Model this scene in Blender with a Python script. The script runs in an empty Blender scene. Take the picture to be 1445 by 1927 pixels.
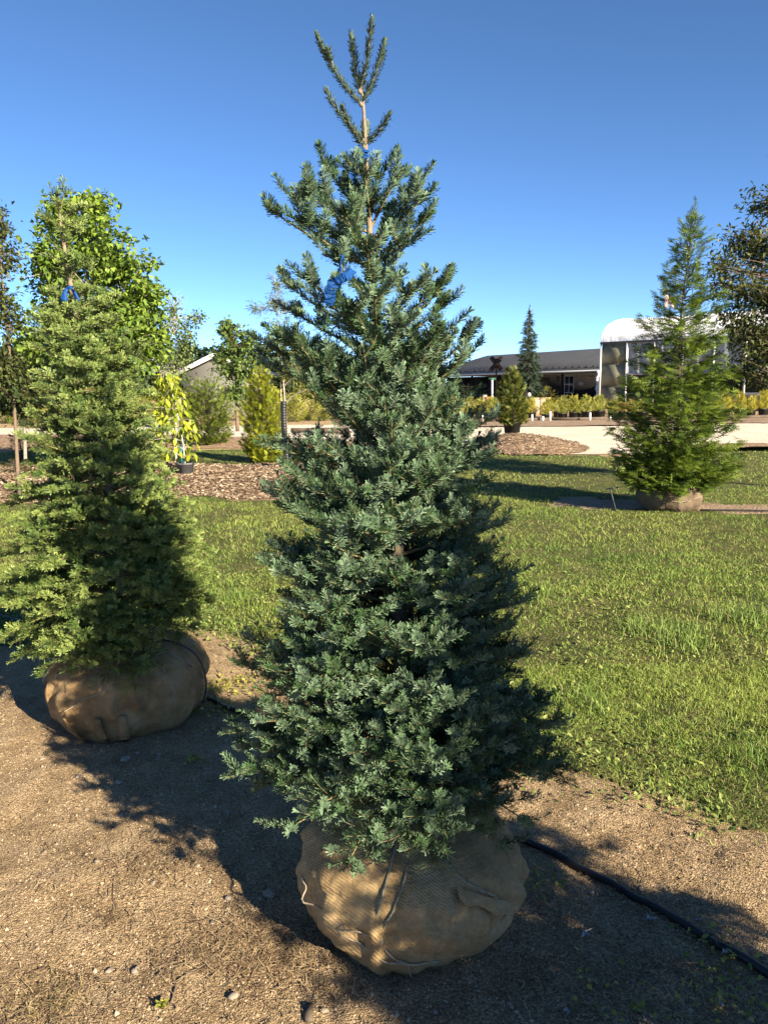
import bpy, math, random
import numpy as np
from mathutils import Matrix, Vector

random.seed(11)
rng = np.random.default_rng(11)
SC = bpy.context.scene
COL = SC.collection
R = math.radians

# ---------------------------------------------------------------- camera
PITCH, ROLL, EYE, FPX, CX, CY = R(9.3), R(0.7), 1.6, 1448.0, 722.5, 963.5
cam_d = bpy.data.cameras.new('camera')
cam = bpy.data.objects.new('camera', cam_d); COL.objects.link(cam)
cam_d.sensor_fit = 'VERTICAL'
cam_d.angle_y = 2*math.atan(963.5/FPX)
cam_d.clip_start, cam_d.clip_end = 0.05, 3000
CAMM = Matrix.Translation((0, 0, EYE)) @ Matrix.Rotation(R(90)-PITCH, 4, 'X') @ Matrix.Rotation(-ROLL, 4, 'Z')
cam.matrix_world = CAMM
SC.camera = cam

# ---------------------------------------------------------------- sky and sun
SUN_EL = R(24)
SUN_H = np.array([0.665, -0.747])           # horizontal direction towards the sun
w = bpy.data.worlds.new('World'); SC.world = w; w.use_nodes = True
nt = w.node_tree; nt.nodes.clear()
sky = nt.nodes.new('ShaderNodeTexSky'); sky.sky_type = 'NISHITA'; sky.sun_disc = False
sky.sun_elevation = SUN_EL; sky.sun_rotation = math.atan2(SUN_H[0], SUN_H[1])
sky.air_density = 0.45; sky.dust_density = 0.0; sky.ozone_density = 3.5; sky.altitude = 200
bg = nt.nodes.new('ShaderNodeBackground'); bg.inputs['Strength'].default_value = 0.067
ow = nt.nodes.new('ShaderNodeOutputWorld')
hs = nt.nodes.new('ShaderNodeHueSaturation'); hs.inputs['Hue'].default_value = 0.497; hs.inputs['Saturation'].default_value = 1.06
nt.links.new(sky.outputs[0], hs.inputs['Color']); nt.links.new(hs.outputs[0], bg.inputs[0]); nt.links.new(bg.outputs[0], ow.inputs[0])
sd = bpy.data.lights.new('sun', 'SUN'); sd.energy = 5.0; sd.angle = R(0.55); sd.color = (1.0, 0.85, 0.63)
sun = bpy.data.objects.new('sun', sd); COL.objects.link(sun)
sdir = Vector((SUN_H[0]*math.cos(SUN_EL), SUN_H[1]*math.cos(SUN_EL), math.sin(SUN_EL)))
sun.rotation_euler = sdir.to_track_quat('Z', 'Y').to_euler(); sun.location = (8, -8, 9)
vs = SC.view_settings
SC.display_settings.display_device = 'sRGB'
vs.view_transform = 'Standard'; vs.look = 'None'; vs.gamma = 1.0; vs.exposure = 1.85; vs.use_curve_mapping = False
SC.cycles.max_bounces = 6; SC.cycles.diffuse_bounces = 3; SC.cycles.transparent_max_bounces = 6

# ---------------------------------------------------------------- photograph pixel -> place
CM3 = np.array(CAMM.to_3x3()); CLOC = np.array([0, 0, EYE])
def ray(px, py): return CM3 @ np.array([(px-CX)/FPX, (CY-py)/FPX, -1.0])
def P(px, py, Y):                 # the point at ground distance Y
    r = ray(px, py); return CLOC + r*(Y/r[1])
def G(px, py, z=0.0):             # the point on the ground
    r = ray(px, py); return CLOC + r*((z-EYE)/r[2])

# ---------------------------------------------------------------- value noise
_lat = rng.random((64, 64, 8)).astype(np.float64)
def vnoise(x, y, s=1.0, k=0):
    x = np.asarray(x, float)*s + 100.3; y = np.asarray(y, float)*s + 57.7
    xi = np.floor(x).astype(int); yi = np.floor(y).astype(int)
    fx = x-xi; fy = y-yi; fx = fx*fx*(3-2*fx); fy = fy*fy*(3-2*fy)
    L = _lat[:, :, k % 8]
    a = L[xi % 64, yi % 64]; b = L[(xi+1) % 64, yi % 64]; c = L[xi % 64, (yi+1) % 64]; d = L[(xi+1) % 64, (yi+1) % 64]
    return (a*(1-fx)+b*fx)*(1-fy)+(c*(1-fx)+d*fx)*fy
def norm(v):
    v = np.asarray(v, float); n = np.linalg.norm(v, axis=-1, keepdims=True); return v/np.maximum(n, 1e-9)
UP = np.array([0, 0, 1.0])

# ---------------------------------------------------------------- mesh plumbing
def worigin(o):
    v = np.zeros(3)
    while o is not None: v = v+np.array(o.location); o = o.parent
    return v
def mesh_data(name, V, F, m, col=None, smooth=False):
    """V (n,3); F: list of (k,3)/(k,4) index arrays; col (n,3) point colours."""
    if not isinstance(F, list): F = [F]
    F = [np.asarray(f, np.int32) for f in F if len(f)]
    V = np.asarray(V, np.float32)
    me = bpy.data.meshes.new(name)
    me.vertices.add(len(V)); me.vertices.foreach_set('co', V.ravel())
    idx = np.concatenate([f.ravel() for f in F]); tot = np.concatenate([np.full(len(f), f.shape[1], np.int32) for f in F])
    st = np.concatenate([[0], np.cumsum(tot)[:-1]]).astype(np.int32)
    me.loops.add(len(idx)); me.loops.foreach_set('vertex_index', idx)
    me.polygons.add(len(tot)); me.polygons.foreach_set('loop_start', st); me.polygons.foreach_set('loop_total', tot)
    if smooth: me.polygons.foreach_set('use_smooth', np.ones(len(tot), bool))
    if col is not None:
        a = me.attributes.new('col', 'FLOAT_COLOR', 'POINT')
        c = np.ones((len(V), 4), np.float32); c[:, :3] = col; a.data.foreach_set('color', c.ravel())
    me.update(calc_edges=True)
    me.materials.append(m)
    return me
def obj(name, V, F, m, parent=None, col=None, smooth=False, kind=None):
    V = np.asarray(V, float)
    if parent is not None: V = V-worigin(parent)
    o = bpy.data.objects.new(name, mesh_data(name, V, F, m, col, smooth)); COL.objects.link(o)
    if parent is not None: o.parent = parent
    if kind: o['kind'] = kind
    return o
def tag(o, label, cat, group=None):
    o['label'] = label; o['category'] = cat
    if group: o['group'] = group
    return o
def thing(name, label, cat, loc, group=None):
    o = bpy.data.objects.new(name, None); COL.objects.link(o); o.location = tuple(float(c) for c in loc)
    o.empty_display_size = 0.1
    return tag(o, label, cat, group)
def single(name, V, F, m, loc, label, cat, group=None, **k):      # a thing that is one mesh, its origin at loc
    o = obj(name, np.asarray(V, float)-np.asarray(loc, float), F, m, None, **k); o.location = tuple(float(c) for c in loc)
    return tag(o, label, cat, group)
def copy_tree(o, parent=None):
    c = o.copy(); COL.objects.link(c); c.parent = parent
    for ch in list(o.children): copy_tree(ch, c)
    return c
class MB:                                      # collects simple solids into one mesh
    def __init__(s): s.V = []; s.F4 = []; s.F3 = []; s.C = []; s.n = 0
    def add(s, V, F4=(), F3=(), col=None):
        V = np.asarray(V, float)
        if len(F4): s.F4.append(np.asarray(F4, int)+s.n)
        if len(F3): s.F3.append(np.asarray(F3, int)+s.n)
        s.V.append(V); s.n += len(V)
        if col is not None: s.C.append(np.broadcast_to(np.asarray(col, float), (len(V), 3)))
        return s
    def box(s, c, d, rz=0.0, M=None):
        c = np.asarray(c, float); h = np.asarray(d, float)/2
        v = np.array([[x, y, z] for x in (-1, 1) for y in (-1, 1) for z in (-1, 1)], float)*h
        if M is not None: v = v @ np.asarray(M).T
        elif rz: v = v @ np.array([[math.cos(rz), math.sin(rz), 0], [-math.sin(rz), math.cos(rz), 0], [0, 0, 1]])
        return s.add(v+c, [[0, 1, 3, 2], [4, 6, 7, 5], [0, 4, 5, 1], [2, 3, 7, 6], [0, 2, 6, 4], [1, 5, 7, 3]])
    def bar(s, a, b, w, h):                    # a box from a to b, w wide, h high
        a = np.asarray(a, float); b = np.asarray(b, float); d = norm(b-a)
        sv = np.cross(d, UP)
        sv = norm(sv) if np.linalg.norm(sv) > 1e-3 else np.array([1., 0, 0]); u = np.cross(sv, d)
        v = [p+sv*i*w/2+u*j*h/2 for p in (a, b) for i, j in ((-1, -1), (1, -1), (1, 1), (-1, 1))]
        return s.add(v, [[0, 3, 2, 1], [4, 5, 6, 7], [0, 1, 5, 4], [1, 2, 6, 5], [2, 3, 7, 6], [3, 0, 4, 7]])
    def tube(s, pts, rad, n=6, cap=True, col=None):
        pts = np.asarray(pts, float); m = len(pts); rad = np.broadcast_to(np.asarray(rad, float), (m,))
        t = norm(np.gradient(pts, axis=0)); ref = np.array([0.13, 0.92, 0.31]) if abs(t[0][2]) > .8 else UP
        sv = norm(np.cross(t, ref)); u = np.cross(sv, t)
        a = np.arange(n)*2*math.pi/n
        v = pts[:, None]+rad[:, None, None]*(np.cos(a)[None, :, None]*sv[:, None]+np.sin(a)[None, :, None]*u[:, None])
        i = np.arange(m-1)[:, None]*n; j = np.arange(n)[None]; k = (j+1) % n
        f = np.stack([i+j, i+k, i+k+n, i+j+n], -1).reshape(-1, 4)
        v = v.reshape(-1, 3); f3 = []
        if cap:
            v = np.vstack([v, pts[:1], pts[-1:]]); q = m*n
            f3 = [[q, (b+1) % n, b] for b in range(n)]+[[q+1, (m-1)*n+b, (m-1)*n+(b+1) % n] for b in range(n)]
        return s.add(v, f, f3, col)
    def lathe(s, prof, c, n=16, rfun=None):    # prof [(r,z)]; capped where r==0
        c = np.asarray(c, float); a = np.arange(n)*2*math.pi/n; m = len(prof)
        r = np.array([p[0] for p in prof])[:, None]*np.ones(n); z = np.array([p[1] for p in prof])[:, None]*np.ones(n)
        v = np.stack([r*np.cos(a), r*np.sin(a), z], -1)+c
        i = np.arange(m-1)[:, None]*n; j = np.arange(n)[None]; k = (j+1) % n
        return s.add(v.reshape(-1, 3), np.stack([i+j, i+k, i+k+n, i+j+n], -1).reshape(-1, 4))
    def obj(s, name, m, parent=None, smooth=False, kind=None):
        F = []
        if s.F4: F.append(np.vstack(s.F4))
        if s.F3: F.append(np.vstack(s.F3))
        return obj(name, np.vstack(s.V), F, m, parent, np.vstack(s.C) if s.C else None, smooth, kind)
    def single(s, name, m, loc, label, cat, group=None, smooth=False):
        F = []
        if s.F4: F.append(np.vstack(s.F4))
        if s.F3: F.append(np.vstack(s.F3))
        return single(name, np.vstack(s.V), F, m, loc, label, cat, group, smooth=smooth, col=np.vstack(s.C) if s.C else None)

# ---------------------------------------------------------------- materials
def mat(name, base=(.5, .5, .5), rough=.8, spec=.3, attr=False, var=None, bump=None, transl=0.0, ramp=None, metal=0.0):
    """var: (scale, amount) brightness noise; ramp: (scale, [colours]) noise-driven colours; bump: [(scale, strength, dist)]"""
    m = bpy.data.materials.new(name); m.use_nodes = True; t = m.node_tree; N = t.nodes; Lk = t.links
    bs = N['Principled BSDF']; out = N['Material Output']
    bs.inputs['Roughness'].default_value = rough; bs.inputs['Specular IOR Level'].default_value = spec; bs.inputs['Metallic'].default_value = metal
    tc = N.new('ShaderNodeTexCoord')
    c = None
    if attr:
        a = N.new('ShaderNodeAttribute'); a.attribute_name = 'col'; c = a.outputs['Color']
    elif ramp:
        no = N.new('ShaderNodeTexNoise'); no.inputs['Scale'].default_value = ramp[0]; no.inputs['Detail'].default_value = 8; no.inputs['Roughness'].default_value = .65
        Lk.new(tc.outputs['Object'], no.inputs['Vector'])
        cr = N.new('ShaderNodeValToRGB'); k = len(ramp[1]); e = cr.color_ramp.elements
        while len(e) < k: e.new(.5)
        for i, cc in enumerate(ramp[1]): e[i].position = .3+.4*i/(k-1); e[i].color = (*cc, 1)
        Lk.new(no.outputs['Fac'], cr.inputs['Fac']); c = cr.outputs['Color']
    else:
        rg = N.new('ShaderNodeRGB'); rg.outputs[0].default_value = (*base, 1); c = rg.outputs[0]
    if var:
        no = N.new('ShaderNodeTexNoise'); no.inputs['Scale'].default_value = var[0]; no.inputs['Detail'].default_value = 6
        Lk.new(tc.outputs['Object'], no.inputs['Vector'])
        mr = N.new('ShaderNodeMapRange'); mr.inputs['From Min'].default_value = .3; mr.inputs['From Max'].default_value = .7
        mr.inputs['To Min'].default_value = 1-var[1]; mr.inputs['To Max'].default_value = 1+var[1]
        Lk.new(no.outputs['Fac'], mr.inputs['Value'])
        mx = N.new('ShaderNodeVectorMath'); mx.operation = 'SCALE'; Lk.new(c, mx.inputs[0]); Lk.new(mr.outputs[0], mx.inputs['Scale']); c = mx.outputs[0]
    Lk.new(c, bs.inputs['Base Color'])
    nrm = None
    for b in (bump or []):
        kind = b[3] if len(b) > 3 else 'noise'
        if kind == 'noise':
            no = N.new('ShaderNodeTexNoise'); no.inputs['Scale'].default_value = b[0]; no.inputs['Detail'].default_value = 5; hs = no.outputs['Fac']
        elif kind == 'vor':
            no = N.new('ShaderNodeTexVoronoi'); no.inputs['Scale'].default_value = b[0]; hs = no.outputs['Distance']
        else:
            no = N.new('ShaderNodeTexWave'); no.inputs['Scale'].default_value = b[0]; no.bands_direction = kind; no.inputs['Distortion'].default_value = 1.5; hs = no.outputs['Fac']
        Lk.new(tc.outputs['Object'], no.inputs['Vector'])
        bp = N.new('ShaderNodeBump'); bp.inputs['Strength'].default_value = b[1]; bp.inputs['Distance'].default_value = b[2]
        Lk.new(hs, bp.inputs['Height'])
        if nrm is not None: Lk.new(nrm, bp.inputs['Normal'])
        nrm = bp.outputs['Normal']
    if nrm is not None: Lk.new(nrm, bs.inputs['Normal'])
    if transl:
        tr = N.new('ShaderNodeBsdfTranslucent'); Lk.new(c, tr.inputs['Color'])
        ms = N.new('ShaderNodeMixShader'); ms.inputs[0].default_value = transl
        Lk.new(bs.outputs[0], ms.inputs[1]); Lk.new(tr.outputs[0], ms.inputs[2]); Lk.new(ms.outputs[0], out.inputs['Surface'])
    return m

M = {}
M['needle'] = mat('needle', attr=True, rough=.5, spec=.24)
M['leaf'] = mat('leaf', attr=True, rough=.5, spec=.35, transl=.3)
M['grass'] = mat('grass_blade', attr=True, rough=.55, spec=.3, transl=.25)
M['bark'] = mat('bark', rough=.9, ramp=(30, [(.09, .065, .045), (.20, .15, .11)]), bump=[(60, .6, .01)])
M['stem'] = mat('young_bark', rough=.85, ramp=(60, [(.14, .11, .075), (.25, .205, .145)]), bump=[(120, .4, .004)])
M['twig'] = mat('twig_bark', rough=.85, ramp=(60, [(.12, .105, .048), (.23, .195, .10)]))
M['darkbark'] = mat('dark_bark', rough=.9, ramp=(30, [(.035, .026, .018), (.075, .058, .042)]))
M['greybark'] = mat('grey_bark', rough=.9, ramp=(14, [(.15, .13, .11), (.36, .33, .28)]), bump=[(40, .6, .01)])
M['whitebark'] = mat('pale_bark', rough=.8, ramp=(20, [(.35, .31, .26), (.6, .57, .5)]))
M['dirt'] = mat('dirt', rough=.95, spec=.15, ramp=(7, [(.24, .168, .095), (.365, .265, .155), (.47, .355, .22)]), var=(110, .5),
                bump=[(16, .5, .03), (170, 1.0, .010, 'vor'), (420, 1.0, .004)])
M['lawn'] = mat('lawn_soil', rough=.95, spec=.1, ramp=(5, [(.040, .046, .016), (.075, .082, .028), (.14, .12, .055)]), var=(60, .4), bump=[(70, 1.0, .02)])
M['gravel'] = mat('gravel', rough=.95, spec=.15, ramp=(.8, [(.52, .455, .355), (.70, .63, .52)]), var=(40, .3), bump=[(30, 1.0, .03, 'vor')])
M['mulch'] = mat('mulch', rough=.95, spec=.1, ramp=(10, [(.13, .08, .05), (.26, .18, .12), (.38, .30, .22)]), var=(30, .4), bump=[(26, 1.0, .06)])
M['soil'] = mat('dry_soil', rough=.95, spec=.1, ramp=(3, [(.20, .14, .095), (.32, .245, .18)]), var=(30, .3), bump=[(30, 1.0, .04)])
M['attr'] = mat('litter', attr=True, rough=.85, spec=.2)
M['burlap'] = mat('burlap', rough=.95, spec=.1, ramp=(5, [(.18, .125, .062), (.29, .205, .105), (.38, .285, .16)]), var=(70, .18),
                  bump=[(7, .4, .035), (30, .35, .010), (48, .32, .003, 'DIAGONAL'), (50, .2, .003, 'Z')])
M['burlap_old'] = mat('old_burlap', rough=.95, spec=.1, ramp=(6, [(.13, .085, .045), (.25, .165, .08), (.31, .23, .13)]), var=(14, .25), bump=[(9, .6, .05), (32, .5, .012), (60, .5, .004, 'Z')])
M['burlap_shaded'] = mat('shaded_burlap', rough=.95, spec=.1, ramp=(6, [(.075, .058, .04), (.17, .13, .09)]), bump=[(9, .6, .05), (32, .5, .012)])  # darkened copy of the old burlap: the right ball's shade put into its colour
M['twine'] = mat('twine', base=(.27, .23, .17), rough=.9, var=(60, .25))
M['rope'] = mat('rope', base=(.34, .35, .27), rough=.85, var=(120, .35), bump=[(260, .8, .003, 'DIAGONAL')])
M['ribbon'] = mat('blue_ribbon', base=(.005, .048, .19), rough=.6, spec=.2, bump=[(60, .6, .01)])
M['pink'] = mat('pink_ribbon', ramp=(14, [(.75, .72, .70), (.65, .22, .25)]), rough=.4)
M['black_plastic'] = mat('black_plastic', base=(.018, .019, .021), rough=.45, spec=.4, var=(25, .3))
M['pot_grey'] = mat('pot_grey', base=(.09, .09, .095), rough=.6, var=(9, .2))
M['stone'] = mat('stone', rough=.85, ramp=(25, [(.19, .155, .12), (.33, .285, .23)]), bump=[(50, .4, .01)])
M['roof'] = mat('metal_roof', base=(.040, .044, .053), rough=.55, spec=.3, var=(.8, .1))
M['darkwall'] = mat('dark_siding', base=(.012, .011, .011), rough=.8, var=(3, .25))
M['white'] = mat('white_paint', base=(.72, .72, .72), rough=.55, var=(4, .07))
M['trim'] = mat('grey_trim', base=(.42, .44, .46), rough=.5)
M['poly'] = mat('white_poly_film', base=(.80, .81, .82), rough=.35, spec=.35, bump=[(1.3, .5, .12), (4, .3, .05)], var=(.7, .05))
M['curtain'] = mat('grey_curtain', base=(.27, .285, .30), rough=.4, bump=[(1.5, .6, .12), (6, .4, .03)], var=(1.2, .18))
M['olive'] = mat('olive_panel', base=(.16, .16, .115), rough=.45, var=(1.6, .35))
M['steel'] = mat('galvanised', base=(.50, .51, .51), rough=.45, metal=.3)
M['glass'] = mat('dark_glass', base=(.02, .025, .03), rough=.1, spec=.5)
M['wood'] = mat('weathered_timber', rough=.9, ramp=(9, [(.05, .038, .03), (.13, .10, .075)]), bump=[(30, .5, .01)])
M['palewood'] = mat('pale_wood', rough=.8, ramp=(9, [(.35, .26, .17), (.5, .4, .29)]))
M['rust'] = mat('rusty_steel', rough=.8, ramp=(5, [(.03, .017, .015), (.06, .032, .026)]))
M['signgreen'] = mat('green_sign', base=(.03, .09, .06), rough=.5)
M['terracotta'] = mat('terracotta', base=(.42, .13, .05), rough=.8, var=(5, .15))
M['blueplastic'] = mat('blue_plastic', base=(.06, .22, .5), rough=.4)
M['teal'] = mat('teal_tape', base=(.01, .13, .16), rough=.5)
M['grey_siding'] = mat('grey_siding', base=(.14, .138, .13), rough=.8, var=(1, .1))
# ================================================================ GROUND
MAIN = np.array([0.085, 2.16, 0.0])
LEFT = np.array([-1.27, 3.62, 0.0])
def H(x, y):                                    # height of the ground
    x = np.asarray(x, float); y = np.asarray(y, float)
    near = np.clip((9-y)/4, 0, 1)*np.clip((6-np.abs(x))/2, 0, 1)
    h = (vnoise(x, y, 3.1, 0)-.5)*.026+(vnoise(x, y, 9, 1)-.5)*.012+(vnoise(x, y, 23, 2)-.5)*.006
    return h*near
def axis_coords(fine0, fine1, step, lo, hi, grow=1.16):
    c = list(np.arange(fine0, fine1+1e-6, step))
    s = step; v = c[-1]
    while v < hi: s *= grow; v += s; c.append(v)
    s = step; v = c[0]
    while v > lo: s *= grow; v -= s; c.insert(0, v)
    return np.array(c)
def grid(xs, ys, zf, mask=None):
    X, Y = np.meshgrid(xs, ys, indexing='ij'); Z = zf(X, Y)
    V = np.stack([X, Y, Z], -1).reshape(-1, 3); ny = len(ys)
    i, j = np.meshgrid(np.arange(len(xs)-1), np.arange(ny-1), indexing='ij')
    F = np.stack([i*ny+j, (i+1)*ny+j, (i+1)*ny+j+1, i*ny+j+1], -1).reshape(-1, 4)
    if mask is not None:
        F = F[mask(V[F].mean(1)[:, 0], V[F].mean(1)[:, 1])]
        u, inv = np.unique(F, return_inverse=True); V = V[u]; F = inv.reshape(-1, 4)
    return V, F
GX = axis_coords(-2.9, 3.1, .03, -900, 900); GY = axis_coords(.9, 5.0, .03, -60, 1500)
V, F = grid(GX, GY, H)
ground = obj('ground', V, F, M['dirt'], kind='structure', smooth=True)

def lawn_edge(x): return np.interp(x, [-5, -2.3, -1.5, -.9, 3, 9], [1.2, 2.3, 3.25, 3.7, 3.74, 3.8])
def seg_dist(x, y, a, b):
    a = np.array(a[:2]); b = np.array(b[:2]); d = b-a; L2 = d@d
    t = np.clip(((x-a[0])*d[0]+(y-a[1])*d[1])/L2, 0, 1)
    return np.hypot(x-a[0]-t*d[0], y-a[1]-t*d[1])
RT = G(1268, 962); RT = np.array([RT[0], RT[1]+.2, 0])          # the arborvitae on the right
STRIP_A, STRIP_B = (RT[0]-1.0, RT[1]+.55), (RT[0]+3.5, RT[1]-1.2)
def bedA(x, y): return ((y > 11.1+.3*np.sin(x*1.3)+.2*np.sin(x*4.1)) & (y < 15.6+.4*np.sin(x*1.1)) & (x < -.6+.5*np.sin(y*1.7)) & (x > -16))
def bedz(x, y): return .004+np.clip(np.minimum(np.minimum(y-11.45, 15.3-y), -.9-x)/.7, 0, 1)*(.05+.16*vnoise(x, y, .8, 1)+.05*vnoise(x, y, 4, 2))
def gline(x): return np.interp(x, [-9, -5, -2, .6], [27.9, 25.5, 23.4, 22.6])
def bedB(x, y): return (y > 20.3+.3*np.sin(x)) & (y < gline(x)-.7+.3*np.sin(x*.7)) & (x < -.3) & (x > -24)
MOUND = P(985, 838, 19.6); MOUND[2] = 0
def mound_r(x, y): return np.hypot((x-MOUND[0])/1.55, (y-MOUND[1])/2.3)
def lawn_mask(x, y):
    n = (vnoise(x, y, 2.2, 3)-.5)*.5+(vnoise(x, y, 7, 4)-.5)*.25
    near = x+y+n > lawn_edge(x)
    strip = seg_dist(x, y, STRIP_A, STRIP_B)+n*.5 < .42
    far = np.where(x > .6, y < 17.6+.6*np.sin(x*.9)+n, y < 20.4+n)
    bare = vnoise(x, y, 2.3, 5)+.35*vnoise(x, y, 8, 2) > 1.12
    return near & far & ~strip & ~bedA(x, y) & ~(mound_r(x, y) < 1) & (np.abs(x) < 26)
LX = axis_coords(-2.9, 3.1, .03, -26, 26, 1.06); LY = axis_coords(2.1, 5.0, .03, 2.05, 21.5, 1.05)
V, F = grid(LX, LY, lambda x, y: H(x, y)+.007, lambda x, y: lawn_mask(x-.05, y-.06))
lawn = obj('lawn', V, F, M['lawn'], kind='structure', smooth=True)

def patch(name, x0, x1, y0, y1, res, mask, m, zf):
    V, F = grid(np.arange(x0, x1+res, res), np.arange(y0, y1+res, res), zf, mask)
    return obj(name, V, F, m, kind='structure', smooth=True)
def gravel_mask(x, y):
    n = (vnoise(x, y, .9, 2)-.5)*1.4
    return np.where(x > .6, (y > 17.9+n*.5+.6*np.sin(x*.9)) & (y < 29.3+n), (y > gline(x)-.2+n*.3) & (y < 33+n)) & ~((x > 7.3+n) & (x < 9.6+n) & (y < 19.5))
patch('gravel_road', -40, 60, 17, 34, .25, gravel_mask, M['gravel'], lambda x, y: .008+.01*vnoise(x, y, 2, 0))
patch('bare_soil_strip', -40, 60, 27, 34.4, .25, lambda x, y: ~gravel_mask(x, y) & (y > 28.6) & (x > .6), M['soil'], lambda x, y: .012+.05*vnoise(x, y, .8, 1))
patch('mulch_bed', -16, 1, 10.5, 16.4, .14, bedA, M['mulch'], lambda x, y: bedz(x, y))
patch('mulch_bed', -24, 0, 20, 28.2, .22, bedB, M['mulch'], lambda x, y: .004+np.clip(np.minimum(np.minimum(y-20.6, gline(x)-1.1-y), -.5-x)/.8, 0, 1)*(.14*vnoise(x, y, .8, 1)+.05*vnoise(x, y, 4, 2)))
def moundz(x, y): return .012+.30*np.clip(1-mound_r(x, y)**1.6, 0, 1)*(.75+.5*vnoise(x, y, 2.2, 1))+.04*vnoise(x, y, 6, 2)
patch('mulch_mound', MOUND[0]-2, MOUND[0]+2, MOUND[1]-2.6, MOUND[1]+2.6, .1, lambda x, y: mound_r(x, y) < 1, M['mulch'], moundz)
patch('mulch_bed', 7, 12, 16.8, 19.9, .14, lambda x, y: (x > 7.4) & (y > 17.9+.3*np.sin(x*2)) & (y < 19.3+.2*np.sin(x*3)), M['mulch'], lambda x, y: .02+.12*vnoise(x, y, 1.5, 1))
patch('dirt_strip', RT[0]-2, RT[0]+5, RT[1]-3, RT[1]+2, .1, lambda x, y: seg_dist(x, y, STRIP_A, STRIP_B) < .75, M['soil'], lambda x, y: H(x, y)+.004)

# ---------------------------------------------------------------- grass blades (nobody could count them)
def blades(x, y, h, wd, colA, colB, lean=.55, z0=0.0, patchy=1.0, simple=False):
    n = len(x); az = rng.uniform(0, 2*math.pi, n); ld = np.stack([np.cos(az), np.sin(az), np.zeros(n)], -1)
    fa = rng.uniform(0, 2*math.pi, n); wv = np.stack([np.cos(fa), np.sin(fa), np.zeros(n)], -1)
    h = h*rng.uniform(.45, 1.25, n); l = lean*rng.uniform(.2, 1.5, n)*h
    b = np.stack([x, y, H(x, y)+z0], -1)
    mid = b+ld*(l*.3)[:, None]+UP*(h*.62)[:, None]; tip = b+ld*l[:, None]+UP*(h*rng.uniform(.75, 1.0, n))[:, None]
    ww = (wd*rng.uniform(.6, 1.3, n))[:, None]/2
    V = np.stack([b-wv*ww, b+wv*ww, mid+wv*ww*.85, mid-wv*ww*.85, tip], 1).reshape(-1, 3)
    k = np.arange(n)[:, None]*5
    F4 = k+np.array([[0, 1, 2, 3]]); F3 = k+np.array([[3, 2, 4]])
    t = np.clip(rng.random(n)**1.2*.75+(vnoise(x, y, .9, 6)*.55+vnoise(x, y, 3.5, 7)*.3)*patchy-.15, 0, 1)[:, None]
    c = np.asarray(colA)*(1-t)+np.asarray(colB)*t
    dry = rng.random(n) < .05+.28*np.clip(vnoise(x, y, 1.1, 1)-.55, 0, 1); c[dry] = np.array([.30, .25, .13])
    c = c*rng.uniform(.75, 1.25, n)[:, None]
    if simple:
        V = np.stack([b-wv*ww, b+wv*ww, tip], 1).reshape(-1, 3); return V, np.zeros((0, 4), int), np.arange(n*3).reshape(-1, 3), np.repeat(c, 3, 0)
    return V, F4, F3, np.repeat(c, 5, 0)
def lawn_points(n, y0, y1, spread=.66, xmin=-1e9, fuzz=.10):
    y = np.sqrt(rng.uniform(y0*y0, y1*y1, n)); x = rng.uniform(-spread, spread, n)*y
    k = lawn_mask(x+rng.normal(0, fuzz, n), y+rng.normal(0, fuzz, n)) & (x > xmin); return x[k], y[k]
GA, GB = (.045, .145, .016), (.29, .355, .075)
parts = []
for n, y0, y1, h, wd in ((190000, 2.1, 4.2, .030, .0027), (120000, 4.2, 7.0, .033, .0042), (120000, 7, 11.5, .040, .0085), (110000, 11.5, 21, .040, .015)):
    x, y = lawn_points(n, y0, y1)
    g = .35+.7*vnoise(x, y, 1.6, 4)+.55*vnoise(x, y, 11, 5)
    keep = rng.random(len(x)) < np.clip((.22+1.1*vnoise(x, y, 2.6, 2)*(.15+1.6*vnoise(x, y, 15, 3)))*np.clip(.25+(x+y-lawn_edge(x))/.35, .12, 1), .06, 1)
    x, y, g = x[keep], y[keep], g[keep]
    parts.append(blades(x, y, h*g, wd, GA, GB, lean=.95, simple=y0 >= 7))
# taller tufts
tx, ty = [], []
for (px, py, n, r) in ((1235, 1190, 420, .13), (1290, 1215, 260, .10), (1010, 1130, 200, .10), (1420, 1170, 260, .12), (1345, 1160, 120, .08), (430, 1130, 200, .15), (470, 1010, 120, .15), (1090, 1330, 160, .1), (1440, 1440, 200, .1)):
    c = G(px, py); a = rng.normal(0, r, (n, 2)); tx.append(c[0]+a[:, 0]); ty.append(c[1]+a[:, 1])
tx = np.concatenate(tx); ty = np.concatenate(ty)
parts.append(blades(tx, ty, np.full(len(tx), .10), .0045, (.08, .17, .025), (.19, .26, .06), lean=.7))
# a weedy tuft in the dirt, bottom left
c = G(75, 1895); a = rng.normal(0, .05, (130, 2))
parts.append(blades(c[0]+a[:, 0]*1.6, c[1]+a[:, 1], np.full(130, .028), .0024, (.12, .12, .035), (.30, .23, .10), lean=2.2))
def merge(parts):
    V, F4, F3, C = [], [], [], []; n = 0
    for v, f4, f3, c in parts: V.append(v); F4.append(f4+n); F3.append(f3+n); C.append(c); n += len(v)
    return np.vstack(V), [np.vstack(F4), np.vstack(F3)], np.vstack(C)
V, F, C = merge(parts)
gr = obj('grass', V, F, M['grass'], col=C, kind='stuff'); gr['label'] = 'short patchy green lawn grass with dry blades'; gr['category'] = 'grass'

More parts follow.
